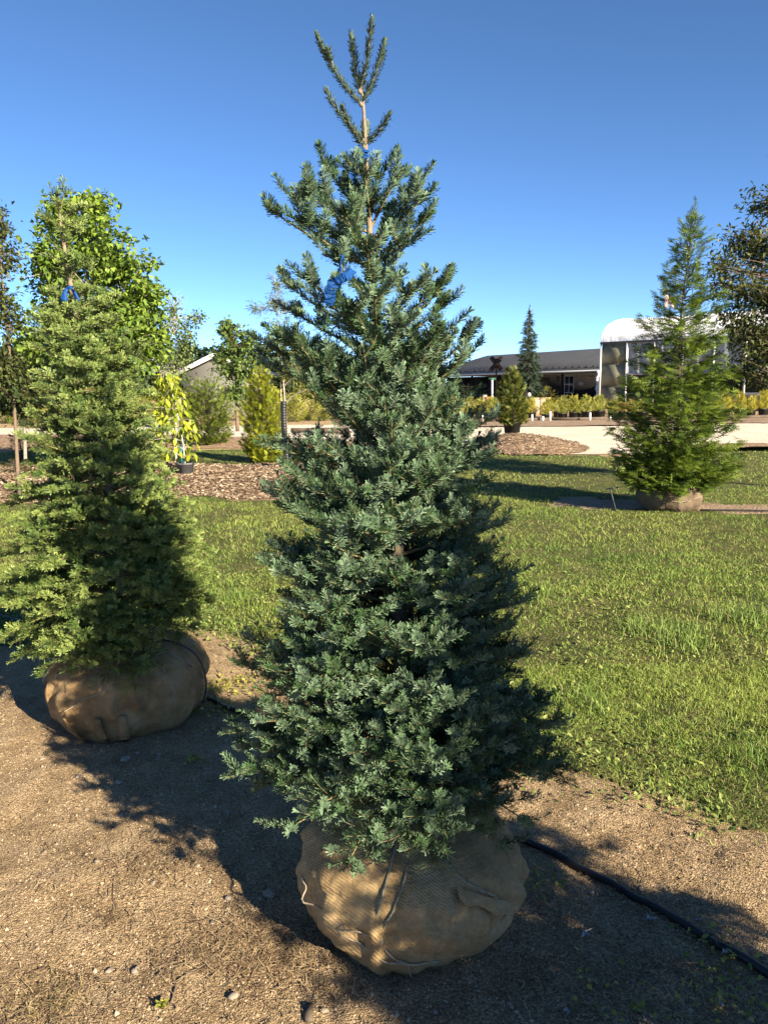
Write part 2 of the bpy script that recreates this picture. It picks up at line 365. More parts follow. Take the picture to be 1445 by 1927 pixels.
# broad-leaved weeds and clover in the lawn margin
def leafcards(p, d, L, W, col, fold=.18, droop=0.0, nrm=None):
    """diamond leaves with a fold: p base (n,3), d direction (n,3)"""
    n = len(p); d = norm(d)
    ref = np.tile(UP, (n, 1)) if nrm is None else nrm
    s = np.cross(d, ref+rng.normal(0, .35, (n, 3))); s = norm(s); u = np.cross(s, d)
    L = np.broadcast_to(L, (n,))[:, None]; W = np.broadcast_to(W, (n,))[:, None]
    mid = p+d*L*.48
    tip = p+d*L-UP*droop*L
    V = np.stack([p, mid+s*W/2+u*fold*W, tip, mid-s*W/2+u*fold*W], 1).reshape(-1, 3)
    F = np.arange(n)[:, None]*4+np.array([[0, 1, 2]]); F2 = np.arange(n)[:, None]*4+np.array([[0, 2, 3]])
    return V, np.vstack([F, F2]), np.repeat(np.broadcast_to(col, (n, 3)), 4, 0)
x, y = lawn_points(90000, 2.1, 6.5)
e = x+y-lawn_edge(x); k = rng.random(len(x)) < (.95*np.exp(-np.clip(e, 0, 9)/.26)+.15)*(vnoise(x, y, 3.2, 5) > .30)
x, y = x[k], y[k]; n = len(x)
az = rng.uniform(0, 6.283, n); d = np.stack([np.cos(az), np.sin(az), rng.uniform(-.1, .9, n)], -1)
t = rng.random(n)[:, None]; c = (np.array([.07, .14, .025])*(1-t)+np.array([.30, .34, .10])*t)
V, F, C = leafcards(np.stack([x, y, H(x, y)+rng.uniform(.008, .03, n)], -1), d, rng.uniform(.014, .040, n), rng.uniform(.008, .020, n), c)
wd = obj('clover', V, F, M['leaf'], col=C, kind='stuff'); wd['label'] = 'small broad leaved weeds and clover along the grass edge'; wd['category'] = 'weeds'

# wood chips lying on the mulch
def chips(name, label, cat, px_n, mask, bbox, zf, L0, L1):
    x = rng.uniform(bbox[0], bbox[1], px_n); y = rng.uniform(bbox[2], bbox[3], px_n); k = mask(x, y); x, y = x[k], y[k]; n = len(x)
    az = rng.uniform(0, 6.283, n); d = np.stack([np.cos(az), np.sin(az), rng.uniform(-.25, .35, n)], -1)
    t = rng.random(n)[:, None]**1.3; c = np.array([.10, .06, .035])*(1-t)+np.array([.46, .37, .27])*t
    V, F, C = leafcards(np.stack([x, y, zf(x, y)+.012], -1), d, rng.uniform(L0, L1, n), rng.uniform(.012, .03, n)*L1*14, c, fold=.1)
    o = obj(name, V, F, M['attr'], col=C, kind='stuff'); o['label'] = label; o['category'] = cat
chips('mulch_chips', 'brown wood chips covering the long mulch bed', 'wood chips', 60000, bedA, (-8, 0, 11, 16), bedz, .03, .09)
chips('mulch_chips', 'brown wood chips on the mound under the potted conifer', 'wood chips', 9000, lambda x, y: mound_r(x, y) < 1, (MOUND[0]-2, MOUND[0]+2, MOUND[1]-2.6, MOUND[1]+2.6), moundz, .04, .10)
# ================================================================ FIRS
class Fir:
    def __init__(s): s.seg = []; s.stem = MB()
    def poly(s, pts, r0, r1, tint, dens=1.0, nl=1.0, mode=0, n0=0.0, sides=4):
        pts = np.asarray(pts, float); m = len(pts)-1
        s.stem.tube(pts, np.linspace(r0, r1, m+1), sides, cap=False)
        for i in range(m):
            f = (i+.5)/m
            if f < n0: continue
            s.seg.append((pts[i], pts[i+1], tint, dens, nl, mode, i/m, (i+1)/m))
def bez(a, c, b, n):
    t = np.linspace(0, 1, n+1)[:, None]; return a*(1-t)**2+2*c*t*(1-t)+b*t*t
def jit(a): return rng.normal(0, a, 3)
def shoot(F, p, d, l, lvl, prm):
    d = norm(d); n = max(2, int(l/.03))
    tip = p+d*l+UP*l*prm['lift']*rng.uniform(.2, 1.2)+jit(.06*l)
    pts = bez(p, p+d*l*.55+jit(.05*l)-UP*l*.03, tip, n)
    tint = rng.random()
    F.poly(pts, .0009+.0035*l, .0008, tint, prm.get('dens', 1.0), prm['nl'], prm.get('mode', 0), 0.0, 3)
    if lvl < prm['depth'] and l > prm['split']:
        sv = norm(np.cross(d, UP)+jit(.25)); s = l*rng.uniform(.3, .42); side = random.choice((-1, 1))
        while s < l*.9:
            q = pts[min(int(s/l*n), n)]
            dd = d*.68+sv*side*.72+UP*rng.uniform(-.12, .42)
            shoot(F, q, dd, prm['sub']*(l-s)*rng.uniform(.7, 1.2)+prm['min2'], lvl+1, prm)
            side = -side; s += prm['sp2']*rng.uniform(.6, 1.2)
def branch(F, b, t, sag, prm, bare=.25):
    b = np.asarray(b, float); t = np.asarray(t, float); L = np.linalg.norm(t-b); n = max(4, int(L/.035))
    pts = bez(b, (b+t)/2-UP*sag*L+jit(.04*L), t, n)
    F.poly(pts, .0025+.011*L, .0013, rng.random(), .9*prm.get('dens', 1.0), prm['nl'], prm.get('mode', 0), bare)
    s = bare*L*rng.uniform(.9, 1.2)+.02; side = random.choice((-1, 1))
    while s < L-.025:
        i = min(int(s/L*n), n-1); q = pts[i]; d = norm(pts[i+1]-pts[i])
        sv = norm(np.cross(d, UP)); roll = rng.normal(0, .32)
        dd = d*.64+(sv*math.cos(roll)*side+np.cross(sv, d)*math.sin(abs(roll)))*.77+UP*rng.uniform(-.08, .22)
        shoot(F, q, dd, min(prm['side']*(L-s)*rng.uniform(.65, 1.2)+prm['min1'], prm['max1']), 1, prm)
        if rng.random() < prm['upr']: shoot(F, q, d*.7+UP*.7+jit(.3), rng.uniform(.04, .09), 2, prm)
        side = -side; s += prm['sp1']*rng.uniform(.6, 1.2)
    d = norm(pts[-1]-pts[-2])
    for sgn in (-1, 1): shoot(F, pts[-2], d*.75+norm(np.cross(d, UP))*sgn*.65+UP*.1, rng.uniform(.05, .09)*prm['nl'], 2, prm)
def needles(F, per_m, nlen, nwid, ca, cb, lift=.22):
    S = F.seg
    p0 = np.array([a[0] for a in S]); p1 = np.array([a[1] for a in S]); tint = np.array([a[2] for a in S]); dn = np.array([a[3] for a in S])
    nl = np.array([a[4] for a in S]); md = np.array([a[5] for a in S]); f0 = np.array([a[6] for a in S]); f1 = np.array([a[7] for a in S])
    L = np.linalg.norm(p1-p0, axis=1); k = np.maximum(3, rng.poisson(L*per_m*dn)); i = np.repeat(np.arange(len(S)), k); n = len(i)
    a = norm(p1-p0)[i]; t = rng.random(n); b = p0[i]+(p1-p0)[i]*t[:, None]; f = f0[i]+(f1-f0)[i]*t
    sv = np.cross(a, UP+rng.normal(0, .01, (n, 3))); sv = norm(sv); u = np.cross(sv, a)
    ph = np.where(md[i] == 1, rng.uniform(-math.pi, math.pi, n), np.abs(rng.normal(R(66), R(44), n))*np.where(rng.random(n) < .5, -1, 1))
    th = np.where(md[i] == 1, rng.normal(R(44), R(10), n), rng.normal(R(62), R(11), n))
    th = th*np.where(f > .88, .62, 1.0)
    rad = np.cos(ph)[:, None]*u+np.sin(ph)[:, None]*sv
    d = norm(rad*np.sin(th)[:, None]+a*np.cos(th)[:, None]+UP*lift*np.where(md[i] == 1, .3, 1)[:, None])
    ln = (nlen*nl[i]*rng.uniform(.72, 1.15, n)*np.where(f > .93, .75, 1.0))[:, None]
    wv = norm(np.cross(a, d))*nwid/2*rng.uniform(.8, 1.2, n)[:, None]
    tip = b+d*ln
    V = np.stack([b, tip+wv, tip-wv], 1)                 # blunt, widest at the end
    tt = np.clip(tint[i]*.8+rng.normal(0, .16, n)+.1, 0, 1)[:, None]
    c = np.asarray(ca)*(1-tt)+np.asarray(cb)*tt
    c = c*rng.uniform(.8, 1.2, n)[:, None]
    br = (rng.random(len(S)) < .0015)[i]; c[br] = np.array([.17, .10, .05])
    return V.reshape(-1, 3), np.arange(n*3).reshape(-1, 3), np.repeat(c, 3, 0)

# ---------------------------------------------------------------- burlap root balls
class Ball:
    def __init__(s, c, rad, hgt, seed, folds=()):
        s.c = np.asarray(c, float); s.r = rad; s.h = hgt; s.k = seed; s.folds = folds
        s.pr = np.array([0, .06, .14, .26, .42, .56, .70, .82, .91, .97, 1.0]); s.pp = np.array([.66, .76, .85, .94, .99, 1.0, .965, .86, .68, .42, .10])
    def pt(s, az, f, off=0.0):
        az = np.asarray(az, float); f = np.asarray(f, float)
        r = np.interp(f, s.pr, s.pp)
        ca, sa = np.cos(az), np.sin(az); k = s.k
        lum = 1+.07*(vnoise(ca*1.2+k, sa*1.2+f, 1.3, 1)-.5)*2+.035*(vnoise(ca*2+k, sa*2+f*2, 2.6, 2)-.5)*2+.012*(vnoise(ca*3+k, sa*3+f*3, 6, 3)-.5)*2
        wr = .010*np.maximum(0, vnoise(az*3+k, f*2, 2.2, 4)-.55)*6                # small gathers
        for (a0, f0, a1, f1, w, amp) in s.folds:
            d = seg_dist(az, f*1.3, (a0, f0*1.3), (a1, f1*1.3)); wr = wr+amp*np.exp(-(d/w)**2)
        rr = s.r*r*lum+wr*np.clip(r, .3, 1)+off
        z = f*s.h*(1+.05*(vnoise(ca+k, sa, 2, 5)-.5))
        return np.stack([s.c[0]+rr*ca, s.c[1]+rr*sa, s.c[2]+z+(off if np.ndim(off) == 0 else 0)*np.clip(f-.5, 0, 1)], -1)
    def build(s, parent, m, n=200, k=64):
        fs = np.concatenate([np.linspace(0, .8, k-14), np.linspace(.82, 1, 14)]); az = np.arange(n)*2*math.pi/n
        A, Fv = np.meshgrid(az, fs); V = s.pt(A, Fv).reshape(-1, 3)
        i = np.arange(k-1)[:, None]*n; j = np.arange(n)[None]; q = (j+1) % n
        F = np.stack([i+j, i+q, i+q+n, i+j+n], -1).reshape(-1, 4)
        V = np.vstack([V, [s.c+np.array([0, 0, s.h])]]); top = len(V)-1
        F3 = np.array([[(k-1)*n+b, (k-1)*n+(b+1) % n, top] for b in range(n)])
        return obj('root_ball', V, [F, F3], m, parent, smooth=True)
    def line(s, pts, n=14):                                   # [(az,f)] -> surface polyline
        q = np.array(pts, float); t = np.linspace(0, len(q)-1, n*(len(q)-1)+1)
        return s.pt(np.interp(t, np.arange(len(q)), q[:, 0]), np.clip(np.interp(t, np.arange(len(q)), q[:, 1]), 0, 1), .0065)
def strip(mb, pts, wdt, nrm, thick=.0012):                     # a thin band with thickness
    pts = np.asarray(pts, float); nrm = norm(np.broadcast_to(nrm, pts.shape)); t = norm(np.gradient(pts, axis=0)); sv = norm(np.cross(t, nrm))
    w2 = (np.broadcast_to(wdt, (len(pts),))/2)[:, None]; q = nrm*thick/2
    V = np.stack([pts-sv*w2-q, pts+sv*w2-q, pts+sv*w2+q, pts-sv*w2+q], 1).reshape(-1, 3)
    i = np.arange(len(pts)-1)[:, None]*4; F = np.vstack([np.hstack([i+j, i+(j+1) % 4, i+4+(j+1) % 4, i+4+j]) for j in range(4)])
    e = (len(pts)-1)*4; F = np.vstack([F, [[3, 2, 1, 0], [e, e+1, e+2, e+3]]])
    mb.add(V, F)

# profile of a crown from the photograph's outline rows (py, left px, right px)
def profile(rows, Y, axis):
    z, rl, rr = [], [], []
    for py, l, r in rows:
        a = P(l, py, Y); b = P(r, py, Y); c = axis(a[2]); z.append(a[2]); rl.append(c[0]-a[0]); rr.append(b[0]-c[0])
    z = np.array(z[::-1]); rl = np.array(rl[::-1]); rr = np.array(rr[::-1])
    return lambda zz, az: np.interp(zz, z, rl)*(.5-.5*math.cos(az))+np.interp(zz, z, rr)*(.5+.5*math.cos(az)) 

# ---------------------------------------------------------------- the blue fir in front
TOPM = P(675, 142, 2.13); BASEM = MAIN+np.array([0, 0, .34])
axm = lambda z: BASEM+(TOPM-BASEM)*((z-BASEM[2])/(TOPM[2]-BASEM[2]))
profM = profile([(300, 655, 715), (360, 590, 770), (400, 575, 780), (450, 580, 765), (500, 590, 735), (545, 565, 810), (600, 545, 825), (650, 520, 855), (700, 525, 850), (760, 560, 860), (800, 560, 900), (840, 530, 915), (930, 515, 900), (1000, 510, 930), (1100, 510, 965), (1200, 500, 975), (1300, 470, 1015), (1370, 450, 1040), (1450, 460, 1040), (1520, 500, 1000), (1560, 580, 930)], 2.13, axm)
t_main = thing('balled_fir_tree', 'blue green fir with open top, blue ribbon and burlap ball, largest tree in front', 'conifer', MAIN, 'balled and burlapped trees')
FM = Fir()
prmM = dict(nl=1.0, lift=.16, depth=2, split=.085, sub=.45, min2=.042, sp2=.042, side=.5, min1=.055, max1=.22, sp1=.042, upr=.30)
zb0, zt0 = .41, 1.76
N1 = 205
for i in range(N1):
    f = (i+.5)/N1
    z = zb0+(zt0-zb0)*(f**1.2); z += .030*math.sin(2*math.pi*z/.15); az = i*2.39996+rng.normal(0, .2)
    r = profM(z, az)*rng.uniform(.80, 1.07)
    if abs(math.remainder(az-math.pi, 2*math.pi)) < .9 and 1.43 < z < 1.60: continue
    el = np.interp(z, [.41, .55, .9, 1.4, 1.9], [-.22, .0, .22, .45, .85])+rng.normal(0, .10)
    c = axm(z); tip = c+np.array([r*math.cos(az), r*math.sin(az), 0])
    zb = max(z-r*math.tan(el), .42+.05*rng.random())
    b = axm(zb); branch(FM, b, tip+UP*rng.normal(0, .015), np.interp(z, [.5, 1.9], [-.02, .10]), prmM, bare=np.interp(r, [.2, .5], [.22, .42]))
# a single skirt limb low on the left, and the tier over the gap
for (px, py, dy, zb, sag) in ((432, 1375, -.05, .52, -.02), (440, 1455, -.10, .46, -.03), (447, 1245, .08, .62, 0), (496, 838, .0, 1.34, .02), (500, 925, -.06, 1.18, .02), (498, 1055, -.03, .98, .02), (462, 1200, .06, .74, .02),
                             (932, 830, .02, 1.36, .05), (935, 780, -.05, 1.42, .10), (950, 985, .0, 1.12, .05), (1060, 1360, .0, .58, 0), (1062, 1440, .05, .5, -.02), (990, 1130, -.1, .9, .03),
                             (690, 1580, -.42, .45, -.05), (840, 1420, -.42, .55, 0), (875, 1380, -.36, .62, 0), (800, 1450, -.46, .52, 0), (850, 1330, -.38, .70, 0), (905, 1450, -.30, .52, 0), (800, 1600, -.40, .44, -.06), (885, 1545, -.33, .45, -.04), (590, 1520, -.33, .47, -.03)):
    branch(FM, axm(zb), P(px, py, 2.13+dy), sag, prmM, bare=.35)
# upper tiers, limb by limb
prmT = dict(nl=1.08, lift=.14, depth=1, split=.10, sub=.45, min2=.03, sp2=.05, side=.22, min1=.068, max1=.125, sp1=.125, upr=.0, dens=1.9)
for (px, py, dy, bpy_) in ((503, 390, -.02, 505), (549, 366, .10, 470), (567, 356, -.10, 455), (613, 308, .04, 425), (602, 352, -.05, 440), (640, 385, -.16, 480), (655, 305, -.05, 400),
                           (683, 308, -.09, 415), (710, 312, .08, 410), (757, 320, -.02, 430), (793, 345, .06, 450), (798, 366, -.06, 460), (810, 403, .0, 500), (770, 440, -.12, 510),
                           (565, 410, -.14, 500), (740, 380, .16, 480), (690, 450, -.18, 540), (625, 470, -.17, 560), (655, 420, .18, 490),
                           (848, 516, .02, 640), (815, 540, -.10, 640), (775, 535, -.18, 640), (845, 565, .10, 660), (535, 530, .02, 640), (575, 520, -.10, 620), (545, 580, .12, 660), (610, 560, -.22, 650),
                           (705, 545, -.24, 650), (735, 515, .14, 600), (660, 570, -.26, 670), (888, 625, .0, 740), (885, 660, -.08, 760), (835, 610, -.18, 720), (508, 650, .02, 720), (505, 690, .12, 740), (530, 640, -.12, 720), (760, 600, -.26, 720)):
    tip = P(px, py, 2.13+dy); b = axm(P(690, bpy_, 2.13)[2])
    branch(FM, b, tip, .10, prmT, bare=.18)
# the bare leader with its long upright shoots: parts of their own
leaders = []
for (bx, by, px, py, dy) in ((672, 195, 597, 66, -.02), (669, 172, 661, 66, .03), (684, 172, 700, 36, -.03), (683, 196, 724, 78, .03), (667, 262, 614, 170, -.02), (672, 276, 645, 202, -.05), (688, 272, 732, 216, .0), (684, 268, 688, 232, .06), (622, 110, 618, 96, -.03)):
    LF = Fir(); b = axm(P(bx, by, 2.13)[2]) if bx > 640 else P(625, 118, 2.11); tip = P(px, py, 2.13+dy); L = np.linalg.norm(tip-b)
    pts = bez(b, b+(tip-b)*.5+np.array([.12*(tip-b)[0], 0, -.10*L if bx > 640 else 0]), tip, max(4, int(L/.02)))
    LF.poly(pts, .0022, .0014, .3+.4*rng.random(), 1.0, .85, 1); leaders.append(LF)
# trunk
mb = MB(); zz = np.linspace(.30, TOPM[2], 26); pts = np.array([axm(z) for z in zz])+np.stack([.006*np.sin(zz*6), .005*np.cos(zz*5), 0*zz], -1)
mb.tube(pts, np.interp(zz, [.3, 1.5, 2.1, TOPM[2]], [.030, .018, .0062, .0034]), 9)
for yk in (172, 196, 265, 276):
    zk = P(678, yk, 2.13)[2]; mb.tube([axm(zk-.006), axm(zk), axm(zk+.006)], [.0035, .0062, .0035], 8)
mb.obj('trunk', M['stem'], t_main, smooth=True)
FM.stem.obj('limbs', M['twig'], t_main)
CA, CB = (.030, .070, .018), (.122, .188, .122)
V, F, C = needles(FM, 1200, .0200, .0029, CA, CB); nM = len(F)
obj('crown', V, F, M['needle'], t_main, col=C)
for LF in leaders:
    o = LF.stem.obj('leader_shoot', M['stem'], t_main)
    V, F, C = needles(LF, 3000, .0215, .0030, (.045, .075, .045), (.115, .165, .12), lift=.1); obj('needles', V, F, M['needle'], o, col=C)
ballM = Ball(MAIN+np.array([-.02, 0, -.03]), .335, .37, 3.0, folds=((-1.22, .95, -.45, .55, .035, .016), (-.45, .55, -.25, .2, .04, .02), (-.55, .35, -.62, .02, .03, .02), (-.32, .4, -.38, .05, .03, .018), (-2.9, .9, -2.75, .2, .05, .014), (-2.55, .72, -2.5, .42, .03, .012)))
rb = ballM.build(t_main, M['burlap'])
def twine(parent, ball, pts, r, m, name='twine', wob=0.0):
    q = ball.line(pts)
    if wob: q = q+rng.normal(0, wob, q.shape)
    k = MB(); k.tube(q, r, 5); return k.obj(name, m, parent, smooth=True)
twine(rb, ballM, [(-1.80, .95), (-1.84, .75), (-1.885, .50)], .0034, M['rope'], 'rope', .0008)
twine(rb, ballM, [(-1.62, .90), (-1.70, .76), (-1.845, .52)], .0028, M['rope'], 'rope', .0008)
twine(rb, ballM, [(-1.22, .95), (-1.05, .80), (-.85, .68)], .0028, M['rope'], 'rope', .0008)
twine(rb, ballM, [(-.85, .68), (-.80, .55), (-.84, .50)], .0024, M['rope'], 'rope', .0006)
q = ballM.pt(-1.868, .46, .008); k = MB(); a = np.linspace(0, 2*math.pi, 17)
k.tube(q+np.stack([.012*np.cos(a), -.004*np.cos(a)-.004, .017*np.sin(a)], -1), .0042, 6, cap=False); k.obj('knot_ring', M['twine'], rb, smooth=True)
twine(rb, ballM, [(-1.87, .44), (-1.76, .36), (-1.62, .28)], .0022, M['twine'])
twine(rb, ballM, [(-1.88, .48), (-2.05, .50), (-2.25, .50), (-2.30, .48)], .0022, M['twine'])
twine(rb, ballM, [(-2.75, .62), (-2.30, .48), (-2.0, .35), (-1.62, .28), (-1.35, .26)], .0026, M['twine'])
twine(rb, ballM, [(-1.62, .28), (-1.60, .16), (-1.585, .06)], .0022, M['twine'])
twine(rb, ballM, [(-1.07, .16), (-1.09, .05)], .0022, M['twine'])
# loose flap of burlap near the ball's right shoulder
fl = MB(); aa = np.linspace(-1.16, -.72, 14); e0 = ballM.pt(aa, np.linspace(.80, .58, 14), .004); e1 = ballM.pt(aa-.02, np.linspace(.74, .50, 14)+.012*np.sin(aa*30), .016)
fl.add(np.vstack([e0, e1, e0+UP*.004, e1+UP*.004]), [[i, i+1, 14+i+1, 14+i] for i in range(13)]+[[28+i, 42+i, 42+i+1, 28+i+1] for i in range(13)]+[[14+i, 15+i, 43+i, 42+i] for i in range(13)])
fl.obj('burlap_flap', M['burlap'], rb, smooth=True)

# blue ribbon wound down the leader
rbm = MB()
def ribbon_path(pp, wdt, tw=0.0):
    q = np.array([P(x, y, 2.13+d) for x, y, d in pp]); n = 8
    t = np.linspace(0, len(q)-1, n*(len(q)-1)+1); pts = np.stack([np.interp(t, np.arange(len(q)), q[:, i]) for i in range(3)], -1)
    ker = np.ones(5)/5
    for i in range(3): pts[2:-2, i] = np.convolve(pts[:, i], ker, 'valid')
    a = np.linspace(0, tw, len(pts))
    pts = pts+rng.normal(0, .0010, pts.shape)
    strip(rbm, pts, wdt*(.85+.25*rng.random(len(pts))), np.stack([np.sin(a)*.5+.2, -np.cos(a), .25+.2*np.sin(a*2)], -1))
ribbon_path([(679, 282, -.04), (690, 286, -.06), (685, 300, -.06), (676, 318, -.05), (663, 322, -.07), (659, 335, -.08), (670, 345, -.03), (680, 352, -.02), (686, 372, .03), (680, 400, .05), (660, 440, -.05), (655, 470, -.06), (643, 488, -.19), (638, 505, -.24), (638, 522, -.26)], .017, 2.4)
ribbon_path([(664, 508, -.24), (652, 520, -.27), (640, 526, -.27), (622, 533, -.26)], .022, .8)
ribbon_path([(626, 532, -.27), (622, 548, -.27), (619, 574, -.26)], .026, .6)
ro = P(684, 290, 2.13)
rbm.single('marking_ribbon', M['ribbon'], ro, 'blue plastic ribbon wound down the leader of the largest fir', 'ribbon', 'blue marking ribbons')

# ---------------------------------------------------------------- the greener fir behind it
TOPL = P(121, 372, LEFT[1]); BASEL = LEFT+np.array([0, 0, .34])
def axl(z):
    t = (z-BASEL[2])/(TOPL[2]-BASEL[2]); p = BASEL+(TOPL-BASEL)*t; p = p.copy(); p[0] += .03*math.sin(t*5); return p
profL = profile([(420, 100, 155), (480, 105, 165), (540, 95, 190), (590, 85, 215), (650, 75, 255), (700, 75, 270), (800, 62, 295), (900, 45, 325), (1000, 25, 355), (1100, 15, 380), (1170, 15, 385), (1230, 35, 370), (1270, 80, 330)], LEFT[1], axl)
t_left = thing('balled_fir_tree', 'yellow green fir with drooping sprays and mud stained burlap ball, small blue bow', 'conifer', LEFT, 'balled and burlapped trees')
FL = Fir()
prmL = dict(nl=1.0, lift=-.10, depth=2, split=.09, sub=.5, min2=.035, sp2=.042, side=.5, min1=.05, max1=.26, sp1=.048, upr=.12)
N2 = 200
for i in range(N2):
    f = (i+.5)/N2; z = .42+(1.98-.42)*(f**1.1); az = i*2.39996+rng.normal(0, .2)
    r = profL(z, az)*rng.uniform(.82, 1.10); el = np.interp(z, [.4, .9, 1.5, 2], [-.06, .12, .35, .6])+rng.normal(0, .1)
    tip = axl(z)+np.array([r*math.cos(az), r*math.sin(az), 0]); zb = max(z-r*math.tan(el), .42+.06*rng.random())
    branch(FL, axl(zb), tip, np.interp(z, [.4, 1.0, 2], [-.10, -.08, -.02]), prmL, bare=np.interp(r, [.2, .5], [.2, .38]))
for (px, py, dy, zb) in ((8, 955, .0, 1.2), (2, 1130, -.05, .75), (30, 1240, -.15, .62), (75, 1270, -.25, .55), (195, 1285, -.42, .5), (255, 1300, -.42, .48), (130, 1265, -.36, .5), (225, 555, -.03, 1.85), (68, 600, -.05, 1.75), (272, 650, .0, 1.6), (405, 1130, .0, .8), (398, 1040, .1, .95)):
    branch(FL, axl(zb), P(px, py, LEFT[1]+dy), -.10, prmL, bare=.3)
for (by, px, py, dy) in ((395, 105, 368, .0), (392, 124, 360, -.02), (405, 160, 388, .0), (420, 90, 412, -.02), (432, 150, 418, .03), (440, 130, 420, -.05), (450, 148, 438, .0), (470, 108, 460, .02), (480, 155, 485, -.03), (495, 118, 490, -.04), (500, 165, 505, .03), (520, 118, 505, .0), (515, 150, 492, -.05),
                         (540, 125, 520, .03), (545, 190, 548, .0), (560, 95, 548, -.04), (575, 215, 560, .0), (570, 165, 540, -.08), (590, 80, 585, .03), (600, 200, 605, -.07)):
    b = axl(P(140, by+12, LEFT[1])[2]); branch(FL, b, P(px, py, LEFT[1]+dy), -.12, dict(prmL, side=.3, min1=.03, max1=.06, sp1=.07), bare=.12)
FL.poly(np.array([axl(z) for z in np.linspace(1.95, TOPL[2]+.02, 14)]), .006, .003, .5, .5, .7, 1)
mb = MB(); zz = np.linspace(.30, TOPL[2], 24); mb.tube(np.array([axl(z) for z in zz]), np.interp(zz, [.3, 1.6, TOPL[2]], [.032, .017, .006]), 8)
mb.obj('trunk', M['stem'], t_left, smooth=True); FL.stem.obj('limbs', M['twig'], t_left)
V, F, C = needles(FL, 900, .0235, .0042, (.046, .092, .021), (.195, .25, .07), lift=.12); nL = len(F)
obj('crown', V, F, M['needle'], t_left, col=C)
ballL = Ball(LEFT+np.array([0, 0, -.03]), .375, .44, 9.0, folds=((-2.0, .6, -1.9, .0, .05, .03), (-1.6, .7, -1.55, .02, .04, .03), (-1.2, .5, -1.35, .0, .05, .03), (-2.5, .7, -2.3, .1, .06, .02), (-.6, .8, -.9, .3, .05, .02)))
rl = ballL.build(t_left, M['burlap_old'])
twine(rl, ballL, [(-3.0, .45), (-2.75, .72), (-2.5, .95)], .004, M['rope'], 'rope', .0006)
twine(rl, ballL, [(-2.05, .45), (-1.75, .62), (-1.5, .70)], .0022, M['twine'])
twine(rl, ballL, [(-.75, .9), (-.5, .9), (-.25, .7)], .0030, M['rope'], 'rope', .0006)
twine(rl, ballL, [(-.75, .92), (-.72, .6), (-.68, .4)], .0022, M['twine'])
k = MB()
for (a0, wv, ll) in ((-1.98, .03, .11), (-1.62, .05, .14), (-1.33, .055, .15)):       # hanging burlap tails
    q = ballL.pt(np.full(8, a0), np.linspace(.42, .03, 8), .012); q[:, 2] = np.maximum(q[:, 2], .012); strip(k, q, np.linspace(wv*.6, wv, 8), np.array([math.cos(a0), math.sin(a0), .4]), .004)
k.obj('burlap_tail', M['burlap_old'], rl)
bow = MB()
def bowstrip(pp, wdt, nrm):
    q = np.array([P(x, y, LEFT[1]-.09+d) for x, y, d in pp]); strip(bow, bez(q[0], q[1], q[2], 8), np.linspace(wdt*.5, wdt*1.5, 9), np.array(nrm, float))
bowstrip([(130, 542, 0), (120, 545, -.01), (122, 567, -.01)], .020, (.25, -1, .1)); bowstrip([(132, 542, 0), (141, 546, .0), (147, 567, .0)], .016, (-.3, -1, .1)); bowstrip([(126, 541, 0), (132, 540, -.01), (138, 543, 0)], .016, (0, -1, .3))
bow.single('marking_ribbon', M['ribbon'], P(130, 545, LEFT[1]-.09), 'small blue ribbon bow tied near the top of the yellow green fir', 'ribbon', 'blue marking ribbons')

# the next fir of the same row, just outside the picture on the right: its shade falls into it
NEXT = np.array([1.545, .76, 0.0])
t_next = copy_tree(t_left); t_next.location = tuple(NEXT); t_next.rotation_euler = (0, 0, 2.1); t_next.scale = (1.22, 1.22, 1.12)
t_next['label'] = 'fir of the same row standing beside the photographer, out of view'
print('needles', nM, nL)
# ================================================================ BACKGROUND PLANTS
def mixc(a, b, t): t = np.asarray(t)[:, None]; return np.asarray(a)*(1-t)+np.asarray(b)*t
# flat scale-leaved frond: an axis with side blades
def frond_template(k=5, bw=.088):
    V, F = [], []
    def blade(a, d, L, W):
        a = np.array(a); d = norm(np.array(d)); s = np.array([-d[1], d[0], 0]); i = len(V)
        V.extend([a-s*W*.3, a+d*L*.5-s*W*.5, a+d*L, a+d*L*.5+s*W*.5]); F.append([i, i+1, i+2, i+3])
    blade((0, 0, 0), (1, 0, 0), 1.0, .10)
    for q in range(k):
        x = .12+.72*q/(k-1); L = .50*(1-.62*q/(k-1))
        for sg in (-1, 1): blade((x+(.04 if sg > 0 else 0), 0, .0), (.72, .70*sg, -.12), L, bw)
    return np.array(V), np.array(F)
FT = frond_template(6); FTF = frond_template(4, .085); FT3 = frond_template(3)
def place_fronds(p, d, n_, L, tpl, col):
    """p base, d direction, n_ normal, L length"""
    V0, F0 = tpl; n = len(p); d = norm(d); s = norm(np.cross(n_, d)); u = np.cross(d, s)
    L = np.broadcast_to(L, (n,))[:, None, None]
    V = p[:, None]+L*(V0[None, :, 0:1]*d[:, None]+V0[None, :, 1:2]*s[:, None]+(V0[None, :, 2:3]-.18*V0[None, :, 0:1]**2)*u[:, None])
    F = F0[None]+(np.arange(n)*len(V0))[:, None, None]
    return V.reshape(-1, 3), F.reshape(-1, 4), np.repeat(col, len(V0), 0)
